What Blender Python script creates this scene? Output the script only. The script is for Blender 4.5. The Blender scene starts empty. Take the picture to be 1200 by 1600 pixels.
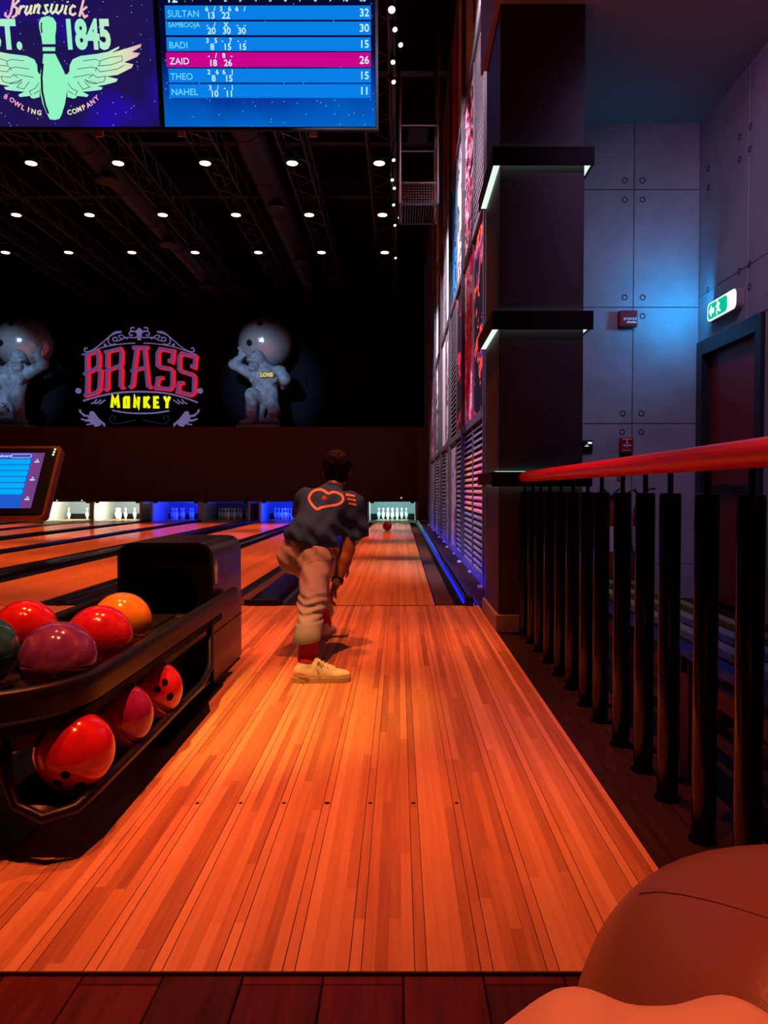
import bpy, math, random
import numpy as np
from mathutils import Vector, Matrix
from mathutils.bvhtree import BVHTree

random.seed(7)
S = bpy.context.scene
C = S.collection
PI = math.pi

# ------------------------------------------------------------------ camera
CAM_Z = 0.98
FPX = 1200.0                     # focal length in pixels of the 1200x1600 frame
PITCH = math.atan(35 / FPX)      # looking slightly down
PPX, PPY = 624.0, 800.0          # principal point
cd = bpy.data.cameras.new('camera')
cam = bpy.data.objects.new('camera', cd)
C.objects.link(cam)
cam.location = (0, 0, CAM_Z)
cam.rotation_euler = (PI / 2 - PITCH, 0, 0)
cd.sensor_fit = 'VERTICAL'
cd.sensor_height = 36
cd.sensor_width = 27
cd.lens = 36 * FPX / 1600
cd.shift_x = (600 - PPX) / 1600
cd.clip_end = 200
cd.clip_start = 0.05
S.camera = cam

# ------------------------------------------------------------------ world, exposure
S.view_settings.view_transform = 'Standard'
S.view_settings.look = 'None'
S.view_settings.gamma = 1
S.view_settings.use_curve_mapping = False
S.view_settings.exposure = 0.0
S.cycles.use_denoising = True
S.cycles.sample_clamp_indirect = 4
S.cycles.max_bounces = 5
S.cycles.diffuse_bounces = 2
w = bpy.data.worlds.new('world')
S.world = w
w.use_nodes = True
w.node_tree.nodes['Background'].inputs[0].default_value = (0.02, 0.02, 0.03, 1)
w.node_tree.nodes['Background'].inputs[1].default_value = 0.15

# ------------------------------------------------------------------ lights
def spot(name, loc, target, power, color, angle, blend=0.5, radius=0.05):
    d = bpy.data.lights.new(name, 'SPOT')
    d.energy = power; d.color = color
    d.spot_size = math.radians(angle); d.spot_blend = blend
    d.shadow_soft_size = radius
    o = bpy.data.objects.new(name, d); C.objects.link(o)
    o.location = loc
    o.rotation_euler = (Vector(target) - Vector(loc)).to_track_quat('-Z', 'Y').to_euler()
    return o
def area(name, loc, target, power, color, sx, sy):
    d = bpy.data.lights.new(name, 'AREA')
    d.energy = power; d.color = color; d.shape = 'RECTANGLE'; d.size = sx; d.size_y = sy
    o = bpy.data.objects.new(name, d); C.objects.link(o)
    o.location = loc
    o.rotation_euler = (Vector(target) - Vector(loc)).to_track_quat('-Z', 'Y').to_euler()
    return o

TRUSS_X = [-0.37 - 1.6 * k for k in range(8)]
ROW_Y = [1.0 + 2.66 * j for j in range(8)]
LAMP_Z = 6.98
ORANGE = (1.0, 0.185, 0.058)
# downlights of the truss grid: the approach rows, then the rows over the lanes
for k, x in enumerate(TRUSS_X[:3]):
    for j, (y, p) in enumerate(zip(ROW_Y[:3], (1350, 1800, 1600))):
        spot('downlight_beam', (x, y, LAMP_Z - .05), (x, y, 0), p * (1.0 if k < 1 else .55), ORANGE, 38, .75, .03)
for x in (-1.97, -5.17, -8.37, -11.57):
    for y in (9.2, 12.6, 16.4, 20.2):
        spot('downlight_beam', (x, y, LAMP_Z - .05), (x, y, 0), 2200, (1.0, .17, .04), 44, .8, .05)
spot('downlight_beam', (-3.57, 8.98, LAMP_Z - .05), (-.75, 2.6, 0), 1900, (1.0, .22, .07), 24, .8, .03)
for y in (9.2, 12.6, 16.4, 20.2):
    spot('downlight_beam', (-.37, y, LAMP_Z - .05), (-.37, y, 0), 1000, (1.0, .17, .04), 27, .8, .05)
# one amber profile spot on the approach beside the bowler
spot('amber_profile_spot', (-1.2, 1.4, 6.9), (-.62, 3.35, 0), 2100, (1.0, .50, .10), 15, 1.0, .04)
# track spots washing the tall panel wall
for y, z in ((7.6, 5.4), (8.6, 2.9), (10.4, 5.0), (11.6, 2.8), (14.2, 4.2), (18.0, 3.2)):
    spot('track_beam', (-1.3, y - .8, 6.5), (.87, y + .6, z), 1900, (1.0, .78, .90), 54, .9, .04)
# unseen fill spots added in the concrete side room, and coloured washes
spot('side_room_fill', (1.35, 3.4, 4.2), (2.75, 5.4, 2.6), 120, (.86, .42, 1.0), 95, 1.0, .15)
spot('side_room_fill', (1.9, 4.6, 4.2), (1.9, 7.0, 2.2), 26, (.60, .68, 1.0), 90, 1.0, .15)
spot('violet_wash', (-1.9, 4.6, 6.4), (.87, 9.4, .9), 1500, (.34, .20, 1.0), 24, .9, .1)
spot('blue_wash', (-3.4, 2.6, 6.6), (.86, 3.0, .85), 330, (.13, .09, 1.0), 19, .9, .05)
spot('statue_fill', (-5.5, 17.0, 6.6), (-4.6, 25.2, 4.9), 2600, (.45, .70, 1.0), 22, .8, .1)  # unseen spots added to brighten the statues and mirror balls
spot('statue_fill', (-11.5, 17.0, 6.6), (-13.0, 25.2, 4.9), 2600, (.45, .70, 1.0), 22, .8, .1)
spot('red_wash', (-6, 16, 7.0), (-6, 24.3, 1.6), 200, (1, .08, .12), 80, 1, .2)
spot('red_wash', (-1, 18, 7.0), (-1, 24.3, 1.6), 100, (1, .08, .12), 70, 1, .2)

# ------------------------------------------------------------------ pixel helpers
CP, SP = math.cos(PITCH), math.sin(PITCH)
def ray(px, py):
    u = -(py - PPY) / FPX
    return Vector(((px - PPX) / FPX, CP + u * SP, -SP + u * CP))
def atY(px, py, Y):
    d = ray(px, py); return Vector((0, 0, CAM_Z)) + d * (Y / d.y)
def atZ(px, py, z=0.0):
    d = ray(px, py); return Vector((0, 0, CAM_Z)) + d * ((z - CAM_Z) / d.z)
def atX(px, py, X):
    d = ray(px, py); return Vector((0, 0, CAM_Z)) + d * (X / d.x)

# ------------------------------------------------------------------ materials
def nd(nt, t, **kw):
    n = nt.nodes.new(t)
    for k, v in kw.items(): setattr(n, k, v)
    return n
def mat(name, col, rough=.5, metal=0, spec=.5, coat=0, emit=None, es=0, noise=0, nscale=8, bump=0, bscale=60, stretch=None):
    m = bpy.data.materials.new(name); m.use_nodes = True
    nt = m.node_tree; b = nt.nodes['Principled BSDF']
    b.inputs['Base Color'].default_value = (*col, 1)
    b.inputs['Roughness'].default_value = rough
    b.inputs['Metallic'].default_value = metal
    b.inputs['Specular IOR Level'].default_value = spec
    b.inputs['Coat Weight'].default_value = coat
    b.inputs['Coat Roughness'].default_value = .08
    if emit:
        b.inputs['Emission Color'].default_value = (*emit, 1)
        b.inputs['Emission Strength'].default_value = es
    if noise or bump:
        g = nd(nt, 'ShaderNodeNewGeometry')
        mp = nd(nt, 'ShaderNodeMapping'); nt.links.new(g.outputs['Position'], mp.inputs[0])
        if stretch: mp.inputs['Scale'].default_value = stretch
    if noise:
        n = nd(nt, 'ShaderNodeTexNoise'); n.inputs['Scale'].default_value = nscale; n.inputs['Detail'].default_value = 6
        nt.links.new(mp.outputs[0], n.inputs['Vector'])
        r = nd(nt, 'ShaderNodeMapRange'); r.inputs['From Min'].default_value = .3; r.inputs['From Max'].default_value = .7
        r.inputs['To Min'].default_value = 1 - noise; r.inputs['To Max'].default_value = 1 + noise
        nt.links.new(n.outputs[0], r.inputs[0])
        mx = nd(nt, 'ShaderNodeVectorMath', operation='SCALE'); mx.inputs[0].default_value = col
        nt.links.new(r.outputs[0], mx.inputs['Scale'])
        nt.links.new(mx.outputs[0], b.inputs['Base Color'])
    if bump:
        n2 = nd(nt, 'ShaderNodeTexNoise'); n2.inputs['Scale'].default_value = bscale; n2.inputs['Detail'].default_value = 5
        nt.links.new(mp.outputs[0], n2.inputs['Vector'])
        bp = nd(nt, 'ShaderNodeBump'); bp.inputs['Strength'].default_value = bump; bp.inputs['Distance'].default_value = .01
        nt.links.new(n2.outputs[0], bp.inputs['Height']); nt.links.new(bp.outputs[0], b.inputs['Normal'])
    return m
def emat(name, col, s=1.0):
    m = bpy.data.materials.new(name); m.use_nodes = True
    nt = m.node_tree; nt.nodes.clear()
    e = nd(nt, 'ShaderNodeEmission'); e.inputs[0].default_value = (*col, 1); e.inputs[1].default_value = s
    o = nd(nt, 'ShaderNodeOutputMaterial'); nt.links.new(e.outputs[0], o.inputs[0])
    return m
def srgb(r, g, b):
    f = lambda c: (c / 255 / 12.92) if c / 255 <= .04045 else ((c / 255 + .055) / 1.055) ** 2.4
    return (f(r), f(g), f(b))
def mathn(nt, op, a, b=None):
    n = nd(nt, 'ShaderNodeMath', operation=op)
    for i, v in enumerate((a, b)):
        if v is None: continue
        if isinstance(v, (int, float)): n.inputs[i].default_value = v
        else: nt.links.new(v, n.inputs[i])
    return n.outputs[0]
def ramp(nt, fac, stops, const=False):
    r = nd(nt, 'ShaderNodeValToRGB')
    if const: r.color_ramp.interpolation = 'CONSTANT'
    e = r.color_ramp.elements
    e[0].position, e[0].color = stops[0][0], (*stops[0][1], 1)
    e[1].position, e[1].color = stops[-1][0], (*stops[-1][1], 1)
    for p, c in stops[1:-1]:
        x = e.new(p); x.color = (*c, 1)
    nt.links.new(fac, r.inputs[0])
    return r.outputs[0]
PITCH_W = 0.02702                 # width of one maple board
def wood(name, c1, c2, c3, rough, coat, seg, bw=PITCH_W, x0=-.226, spec=.5):
    """narrow strip flooring: a tone for each strip and each length of it, with grain"""
    m = bpy.data.materials.new(name); m.use_nodes = True
    nt = m.node_tree; b = nt.nodes['Principled BSDF']
    g = nd(nt, 'ShaderNodeNewGeometry')
    sp = nd(nt, 'ShaderNodeSeparateXYZ'); nt.links.new(g.outputs['Position'], sp.inputs[0])
    ix = mathn(nt, 'FLOOR', mathn(nt, 'DIVIDE', mathn(nt, 'SUBTRACT', sp.outputs[0], x0 - bw / 2), bw))
    w1 = nd(nt, 'ShaderNodeTexWhiteNoise', noise_dimensions='1D'); nt.links.new(ix, w1.inputs['W'])
    yy = mathn(nt, 'FLOOR', mathn(nt, 'DIVIDE', mathn(nt, 'ADD', sp.outputs[1], mathn(nt, 'MULTIPLY', w1.outputs[0], 9.0)), seg))
    cb = nd(nt, 'ShaderNodeCombineXYZ'); nt.links.new(ix, cb.inputs[0]); nt.links.new(yy, cb.inputs[1])
    w2 = nd(nt, 'ShaderNodeTexWhiteNoise', noise_dimensions='2D'); nt.links.new(cb.outputs[0], w2.inputs['Vector'])
    mp = nd(nt, 'ShaderNodeMapping'); mp.inputs['Scale'].default_value = (90, 3.0, 1); nt.links.new(g.outputs['Position'], mp.inputs[0])
    n = nd(nt, 'ShaderNodeTexNoise'); n.inputs['Scale'].default_value = 1; n.inputs['Detail'].default_value = 5; nt.links.new(mp.outputs[0], n.inputs['Vector'])
    w3 = nd(nt, 'ShaderNodeTexWhiteNoise', noise_dimensions='1D'); nt.links.new(mathn(nt, 'ADD', ix, 57.3), w3.inputs['W'])
    f = mathn(nt, 'ADD', mathn(nt, 'ADD', mathn(nt, 'MULTIPLY', w2.outputs[0], .30), mathn(nt, 'MULTIPLY', w3.outputs[0], .42)), mathn(nt, 'MULTIPLY', n.outputs[0], .34))
    col = ramp(nt, f, [(.12, c1), (.45, c2), (.9, c3)])
    nt.links.new(col, b.inputs['Base Color'])
    b.inputs['Roughness'].default_value = rough
    b.inputs['Coat Weight'].default_value = coat; b.inputs['Coat Roughness'].default_value = .06
    b.inputs['Specular IOR Level'].default_value = spec
    return m
def poster(name, cols, scale=(1, 1, 1), nscale=3, seed=0, rough=.5, stops=None, emit=0):
    """printed panel: noise blotches cut into flat colours"""
    m = bpy.data.materials.new(name); m.use_nodes = True
    nt = m.node_tree; b = nt.nodes['Principled BSDF']
    g = nd(nt, 'ShaderNodeNewGeometry')
    mp = nd(nt, 'ShaderNodeMapping'); mp.inputs['Scale'].default_value = scale; mp.inputs['Location'].default_value = (seed * 3.7, seed * 1.3, seed * 2.1)
    nt.links.new(g.outputs['Position'], mp.inputs[0])
    n = nd(nt, 'ShaderNodeTexNoise'); n.inputs['Scale'].default_value = nscale; n.inputs['Detail'].default_value = 4; n.inputs['Roughness'].default_value = .65
    nt.links.new(mp.outputs[0], n.inputs['Vector'])
    k = len(cols)
    st = stops or [0] + [.5 + .16 * ((i - (k - 2) / 2) / max(1, k - 1)) for i in range(k - 1)]
    col = ramp(nt, n.outputs[0], list(zip(st, cols)), const=True)
    nt.links.new(col, b.inputs['Base Color'])
    b.inputs['Roughness'].default_value = rough
    b.inputs['Specular IOR Level'].default_value = .12
    return m

# ------------------------------------------------------------------ mesh helpers
def base_of(p):
    v = Vector((0, 0, 0))
    while p is not None:
        v += p.location; p = p.parent
    return v
def add(o, parent=None):
    C.objects.link(o)
    if parent is not None: o.parent = parent
    return o
def tag(o, label=None, cat=None, group=None, kind=None):
    if label: o['label'] = label
    if cat: o['category'] = cat
    if group: o['group'] = group
    if kind: o['kind'] = kind
    return o
def empty(name, loc, label=None, cat=None, group=None, kind=None):
    o = bpy.data.objects.new(name, None); C.objects.link(o); o.location = loc
    o.empty_display_size = .1
    return tag(o, label, cat, group, kind)
def copy_tree(o, parent=None):
    c = o.copy(); C.objects.link(c)
    if parent is not None: c.parent = parent
    for ch in o.children: copy_tree(ch, c)
    return c
class MB:
    def __init__(s): s.v = []; s.f = []
    def add(s, vs, fs):
        n = len(s.v); s.v += [tuple(v) for v in vs]; s.f += [tuple(i + n for i in f) for f in fs]; return s
    def hexa(s, p):
        return s.add(p, [(0, 3, 2, 1), (4, 5, 6, 7), (0, 1, 5, 4), (1, 2, 6, 5), (2, 3, 7, 6), (3, 0, 4, 7)])
    def box(s, x0, x1, y0, y1, z0, z1):
        return s.hexa([(x0, y0, z0), (x1, y0, z0), (x1, y1, z0), (x0, y1, z0), (x0, y0, z1), (x1, y0, z1), (x1, y1, z1), (x0, y1, z1)])
    def tube(s, pts, r, n=8, closed=False):
        P = [Vector(p) for p in pts]; m = len(P)
        rs = r if isinstance(r, (list, tuple)) else [r] * m
        up = None; vs = []
        for i in range(m):
            a = P[i - 1] if (i > 0 or closed) else P[i]; b = P[(i + 1) % m] if (i < m - 1 or closed) else P[i]
            t = (b - a)
            t = t.normalized() if t.length > 1e-9 else Vector((0, 0, 1))
            if up is None:
                up = Vector((0, 0, 1)) if abs(t.z) < .9 else Vector((1, 0, 0))
            x = t.cross(up)
            if x.length < 1e-6: x = t.orthogonal()
            x.normalize(); y = x.cross(t).normalized(); up = y
            for k in range(n):
                a_ = 2 * PI * k / n
                vs.append(P[i] + (x * math.cos(a_) + y * math.sin(a_)) * rs[i])
        fs = []
        for i in range(m if closed else m - 1):
            j = (i + 1) % m
            for k in range(n):
                l = (k + 1) % n
                fs.append((i * n + k, i * n + l, j * n + l, j * n + k))
        if not closed:
            fs.append(tuple(range(n - 1, -1, -1))); fs.append(tuple((m - 1) * n + k for k in range(n)))
        return s.add(vs, fs)
    def sweep(s, pts, prof, closed=False):
        """profile (side, up) swept along a path with z up; side = tangent x z"""
        P = [Vector(p) for p in pts]; m = len(P); n = len(prof); vs = []
        for i in range(m):
            a = P[i - 1] if (i > 0 or closed) else P[i]; b = P[(i + 1) % m] if (i < m - 1 or closed) else P[i]
            t = (b - a).normalized(); x = t.cross(Vector((0, 0, 1))).normalized(); y = x.cross(t).normalized()
            for (u, v) in prof: vs.append(P[i] + x * u + y * v)
        fs = []
        for i in range(m if closed else m - 1):
            j = (i + 1) % m
            for k in range(n):
                l = (k + 1) % n
                fs.append((i * n + k, i * n + l, j * n + l, j * n + k))
        if not closed:
            fs.append(tuple(range(n - 1, -1, -1))); fs.append(tuple((m - 1) * n + k for k in range(n)))
        return s.add(vs, fs)
    def lathe(s, prof, n=24, c=(0, 0, 0), axis='Z'):
        vs = []; c = Vector(c)
        for (r, z) in prof:
            for k in range(n):
                a = 2 * PI * k / n; p = (r * math.cos(a), r * math.sin(a), z)
                if axis == 'X': p = (p[2], p[0], p[1])
                if axis == 'Y': p = (p[0], p[2], p[1])
                vs.append(c + Vector(p))
        fs = []; m = len(prof)
        for i in range(m - 1):
            for k in range(n):
                l = (k + 1) % n
                fs.append((i * n + k, i * n + l, (i + 1) * n + l, (i + 1) * n + k))
        fs.append(tuple(range(n - 1, -1, -1))); fs.append(tuple((m - 1) * n + k for k in range(n)))
        return s.add(vs, fs)
    def prism(s, poly, fn, w0, w1):
        n = len(poly)
        vs = [fn(u, v, w0) for u, v in poly] + [fn(u, v, w1) for u, v in poly]
        fs = [tuple(range(n - 1, -1, -1)), tuple(range(n, 2 * n))]
        for i in range(n):
            j = (i + 1) % n; fs.append((i, j, n + j, n + i))
        return s.add(vs, fs)
    def ribbon(s, pts, hw, fn, w0, w1, closed=False):
        P = [Vector(p) for p in pts]; m = len(P); L = []; R = []
        for i in range(m):
            d0 = (P[i] - P[i - 1]).normalized() if (i > 0 or closed) else None
            d1 = (P[(i + 1) % m] - P[i]).normalized() if (i < m - 1 or closed) else None
            d0 = d0 or d1; d1 = d1 or d0
            n0 = Vector((-d0.y, d0.x)); n1 = Vector((-d1.y, d1.x)); b = (n0 + n1)
            if b.length < .2: b = n0
            b.normalize(); k = hw / max(.45, b.dot(n0))
            L.append(P[i] + b * k); R.append(P[i] - b * k)
        vs = []
        for i in range(m):
            vs += [fn(L[i].x, L[i].y, w0), fn(R[i].x, R[i].y, w0), fn(R[i].x, R[i].y, w1), fn(L[i].x, L[i].y, w1)]
        fs = []
        for i in range(m if closed else m - 1):
            a = 4 * i; b = 4 * ((i + 1) % m)
            for k in range(4):
                l = (k + 1) % 4; fs.append((a + k, b + k, b + l, a + l))
        if not closed:
            fs += [(0, 1, 2, 3), (4 * m - 1, 4 * m - 2, 4 * m - 3, 4 * m - 4)]
        return s.add(vs, fs)
    def build(s, name, m, parent=None, smooth=False, bevel=0, local=False, flat_angle=None):
        b = Vector((0, 0, 0)) if local else base_of(parent)
        me = bpy.data.meshes.new(name)
        me.from_pydata([(x - b.x, y - b.y, z - b.z) for x, y, z in s.v], [], s.f)
        if smooth: me.polygons.foreach_set('use_smooth', [True] * len(me.polygons))
        me.update()
        import bmesh
        bm = bmesh.new(); bm.from_mesh(me); bmesh.ops.recalc_face_normals(bm, faces=bm.faces); bm.to_mesh(me); bm.free()
        if flat_angle: me.set_sharp_from_angle(angle=math.radians(flat_angle))
        me.materials.append(m)
        o = add(bpy.data.objects.new(name, me), parent)
        if bevel:
            md = o.modifiers.new('bevel', 'BEVEL'); md.width = bevel; md.segments = 2; md.limit_method = 'ANGLE'
        return o
def boxobj(name, m, parent, *a, bevel=0):
    return MB().box(*a).build(name, m, parent, bevel=bevel)
def center_origin(o):
    """top-level mesh: put the origin at the foot of its own box"""
    me = o.data; co = np.empty(len(me.vertices) * 3); me.vertices.foreach_get('co', co); co = co.reshape(-1, 3)
    c = np.array([(co[:, 0].min() + co[:, 0].max()) / 2, (co[:, 1].min() + co[:, 1].max()) / 2, co[:, 2].min()])
    me.vertices.foreach_set('co', (co - c).ravel()); me.update(); o.location = Vector(c.tolist()); return o

# ------------------------------------------------------------------ signed-distance modelling for soft bodies
class SDF:
    def __init__(s, lo, hi, res):
        s.lo = np.array(lo, float); s.res = res
        s.n = np.ceil((np.array(hi) - s.lo) / res).astype(int) + 1
        s.F = np.full(s.n, 9.0)
        s.ax = [s.lo[i] + res * np.arange(s.n[i]) for i in range(3)]
    def _sub(s, lo, hi):
        a = np.clip(np.floor((np.array(lo) - s.lo) / s.res).astype(int), 0, s.n)
        b = np.clip(np.ceil((np.array(hi) - s.lo) / s.res).astype(int) + 1, 0, s.n)
        sl = tuple(slice(a[i], b[i]) for i in range(3))
        P = np.meshgrid(s.ax[0][sl[0]], s.ax[1][sl[1]], s.ax[2][sl[2]], indexing='ij')
        return sl, P
    def _merge(s, sl, d, k, sub):
        A = s.F[sl]
        if d.size == 0: return s
        if sub:
            s.F[sl] = np.maximum(A, -d); return s
        if k <= 0: s.F[sl] = np.minimum(A, d); return s
        h = np.clip(.5 + .5 * (d - A) / k, 0, 1)
        s.F[sl] = d * (1 - h) + A * h - k * h * (1 - h)
        return s
    def cap(s, a, b, ra, rb=None, k=.03, sub=False, sq=None):
        rb = ra if rb is None else rb
        a = np.array(a, float); b = np.array(b, float); r = max(ra, rb); mg = r + 1.5 * k + 3 * s.res
        sl, P = s._sub(np.minimum(a, b) - mg, np.maximum(a, b) + mg)
        ab = b - a; L = max(1e-9, ab @ ab)
        t = np.clip(((P[0] - a[0]) * ab[0] + (P[1] - a[1]) * ab[1] + (P[2] - a[2]) * ab[2]) / L, 0, 1)
        q = [P[i] - a[i] - t * ab[i] for i in range(3)]
        d = np.sqrt(q[0]**2 + q[1]**2 + q[2]**2) - (ra + (rb - ra) * t)
        return s._merge(sl, d, k, sub)
    def ell(s, c, r, rot=None, k=.03, sub=False):
        c = np.array(c, float); r = np.array(r, float); mg = r.max() + 1.5 * k + 3 * s.res
        sl, P = s._sub(c - mg, c + mg)
        q = [P[i] - c[i] for i in range(3)]
        if rot is not None:
            M = np.array(Matrix(rot) if not hasattr(rot, 'to_matrix') else rot.to_matrix()).T
            q = [M[i, 0] * q[0] + M[i, 1] * q[1] + M[i, 2] * q[2] for i in range(3)]
        k0 = np.sqrt(sum((q[i] / r[i])**2 for i in range(3))); k1 = np.sqrt(sum((q[i] / r[i]**2)**2 for i in range(3)))
        d = k0 * (k0 - 1) / np.maximum(k1, 1e-6)
        return s._merge(sl, d, k, sub)
    def rbox(s, lo, hi, r, k=.02, sub=False):
        lo = np.array(lo, float); hi = np.array(hi, float); c = (lo + hi) / 2; h = (hi - lo) / 2 - r
        mg = 1.5 * k + 3 * s.res
        sl, P = s._sub(lo - mg, hi + mg)
        q = [np.abs(P[i] - c[i]) - h[i] for i in range(3)]
        d = np.sqrt(sum(np.maximum(x, 0)**2 for x in q)) + np.minimum(np.maximum(q[0], np.maximum(q[1], q[2])), 0) - r
        return s._merge(sl, d, k, sub)
    def cut(s, p, nrm):
        """keep the half-space behind the plane"""
        X, Y, Z = np.meshgrid(*s.ax, indexing='ij', sparse=True)
        d = (X - p[0]) * nrm[0] + (Y - p[1]) * nrm[1] + (Z - p[2]) * nrm[2]
        s.F = np.maximum(s.F, d); return s
    def disp(s, fn):
        X, Y, Z = np.meshgrid(*s.ax, indexing='ij', sparse=True)
        s.F = s.F + fn(X, Y, Z); return s
    def mesh(s, name, m, parent=None):
        F = s.F; G = F < 0; n = s.n
        c = [G[i:n[0]-1+i, j:n[1]-1+j, k:n[2]-1+k] for i in (0, 1) for j in (0, 1) for k in (0, 1)]
        cnt = sum(x.astype(np.int8) for x in c)
        mix = (cnt > 0) & (cnt < 8)
        idx = np.full(mix.shape, -1, int); cells = np.argwhere(mix); idx[mix] = np.arange(len(cells))
        acc = np.zeros((len(cells), 3)); num = np.zeros(len(cells))
        for ax in range(3):
            o = [i for i in range(3) if i != ax]
            for u in (0, 1):
                for v in (0, 1):
                    off = np.zeros(3, int); off[o[0]] = u; off[o[1]] = v
                    A = cells + off; B = A.copy(); B[:, ax] += 1
                    fa = F[tuple(A.T)]; fb = F[tuple(B.T)]
                    ch = (fa < 0) != (fb < 0)
                    t = np.where(ch, fa / np.where(ch, fa - fb, 1), 0)
                    p = A.astype(float); p[:, ax] += t
                    acc[ch] += p[ch]; num[ch] += 1
        V = s.lo + s.res * acc / num[:, None]
        faces = []
        for ax in range(3):
            o = [(ax + 1) % 3, (ax + 2) % 3]
            sh = list(n); sh[ax] -= 1
            a = [slice(1, -1)] * 3; a[ax] = slice(0, -1)
            b = list(a); b[ax] = slice(1, None)
            g0 = G[tuple(a)]; g1 = G[tuple(b)]
            e = np.argwhere(g0 != g1)
            if len(e) == 0: continue
            flip = g0[tuple(e.T)]
            e = e + 1; e[:, ax] -= 1
            def id_(du, dv):
                q = e.copy(); q[:, o[0]] -= du; q[:, o[1]] -= dv
                return idx[tuple(q.T)]
            Q = np.stack([id_(1, 1), id_(0, 1), id_(0, 0), id_(1, 0)], 1)
            Q[~flip] = Q[~flip][:, ::-1]
            faces.append(Q)
        Q = np.concatenate(faces); Q = Q[(Q >= 0).all(1)]
        b = base_of(parent)
        V = V - np.array(b)
        me = bpy.data.meshes.new(name)
        me.from_pydata(V.tolist(), [], Q.tolist())
        me.polygons.foreach_set('use_smooth', [True] * len(me.polygons)); me.update()
        me.materials.append(m)
        return add(bpy.data.objects.new(name, me), parent)

# ------------------------------------------------------------------ lettering, converted to meshes in one batch at the end
TEXTS = []
def text(name, s, size, fn_mat, m, parent, align='LEFT', extrude=.001, bold=0, shear=0, sx=1.0):
    """fn_mat: world matrix of the text plane"""
    c = bpy.data.curves.new(name, 'FONT'); c.body = s; c.size = size; c.align_x = align; c.align_y = 'BOTTOM_BASELINE'
    c.extrude = extrude; c.offset = bold; c.shear = shear; c.resolution_u = 3
    o = bpy.data.objects.new('tmp', c); C.objects.link(o)
    TEXTS.append((o, name, fn_mat @ Matrix.Diagonal((sx, 1, 1, 1)), m, parent))
def flush_texts():
    bpy.context.view_layer.update()
    dg = bpy.context.evaluated_depsgraph_get()
    made = []
    for o, name, M, m, parent in TEXTS:
        me = bpy.data.meshes.new_from_object(o.evaluated_get(dg))
        made.append((me, name, M, m, parent, o))
    for me, name, M, m, parent, o in made:
        me.name = name
        me.transform(Matrix.Translation(-base_of(parent)) @ M)
        me.materials.clear(); me.materials.append(m)
        add(bpy.data.objects.new(name, me), parent)
        c = o.data; bpy.data.objects.remove(o); bpy.data.curves.remove(c)
# ================================================================== materials
M = {}
M['maple'] = wood('maple_approach', (.25, .085, .033), (.54, .25, .115), (.76, .43, .23), .45, .0, .95, spec=.25)
M['lane'] = wood('maple_lane', (.42, .17, .06), (.58, .28, .11), (.70, .37, .16), .5, .42, 1.2, spec=.12)
M['under'] = mat('underfloor', (.05, .02, .012), .8)
M['plank'] = mat('dark_plank', (.075, .014, .014), .45, spec=.2, noise=.35, nscale=1.0, stretch=(40, 4, 10), bump=.1, bscale=30)
M['plank2'] = mat('dark_plank_b', (.055, .011, .012), .5, spec=.2, noise=.35, nscale=1.0, stretch=(40, 4, 10))
M['plank3'] = mat('dark_plank_c', (.095, .017, .015), .42, spec=.2, noise=.35, nscale=1.0, stretch=(40, 4, 10))
M['black'] = mat('black_satin', (.006, .006, .008), .38, spec=.3)
M['matteblack'] = mat('matte_black', (.003, .003, .004), .7, spec=.2)
M['ceil'] = mat('black_ceiling', (.006, .005, .008), .9, spec=.1)
M['truss'] = mat('truss_steel', (.022, .015, .02), .5, metal=.3)
M['column'] = mat('charcoal_render', (.038, .038, .048), .6, spec=.3, noise=.06, nscale=3, bump=.08, bscale=200)
M['skirt'] = mat('skirting_grey', (.30, .26, .30), .5)
M['concrete'] = mat('concrete', (.36, .37, .40), .75, noise=.16, nscale=2.2, bump=.25, bscale=9)
M['plank4'] = mat('brown_plank', (.020, .009, .010), .5, spec=.15, noise=.35, nscale=1.0, stretch=(40, 4, 10))  # plank colour darkened for the dimmer floor beside the approach
M['plank5'] = mat('shaded_plank_b', (.028, .012, .012), .5, spec=.15, noise=.35, nscale=1.0, stretch=(40, 4, 10))
M['joint'] = mat('concrete_joint', (.22, .22, .24), .9)
M['hole'] = mat('tie_hole_dark', (.02, .02, .025), .9)
M['ceil2'] = mat('grey_soffit', (.32, .29, .30), .8)
M['fascia'] = mat('brown_fascia', (.26, .15, .16), .6)
M['mask'] = mat('maroon_masking', (.045, .010, .014), .7, noise=.1, nscale=1.5)
M['navy'] = mat('navy_far_wall', (.0035, .005, .012), .8, spec=.1)
M['frame'] = mat('purple_grey_frame', (.085, .078, .092), .5, spec=.2)
M['slat'] = mat('louvre_slat', (.26, .23, .27), .42, metal=.2)
M['brownpanel'] = mat('brown_vent_panel', (.11, .06, .065), .6)
M['gutter'] = mat('gutter_black', (.003, .003, .005), .45, spec=.15)
M['capping'] = mat('capping_black', (.004, .004, .006), .20, spec=.5)
M['white'] = mat('white_gloss', (.8, .8, .78), .25, coat=.4)
M['pin'] = mat('pin_white', (.86, .86, .84), .25, coat=.5)
M['pinred'] = mat('pin_neck_band', (.6, .05, .04), .3)
M['kick'] = mat('kickback_cream', (.70, .68, .58), .5)
M['curtain'] = mat('pit_curtain', (.25, .27, .28), .7)
M['steel'] = mat('brushed_steel', (.5, .5, .52), .3, metal=1)
M['ledblue'] = emat('blue_led', (.006, .010, 1.0), 2.2)
M['wall_glow'] = emat('added_blue_glow', (.05, .02, 1.0), 26.0)
M['ledwhite'] = emat('white_green_led', (.80, 1.0, .88), 1.0)
M['lamp'] = emat('lamp_disc', (1.0, .86, .66), 5.0)
M['trackwhite'] = emat('track_lamp_face', (.9, .97, 1.0), 1.6)
M['exit_green'] = emat('exit_green', (.0, .55, .32), 1.0)
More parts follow.
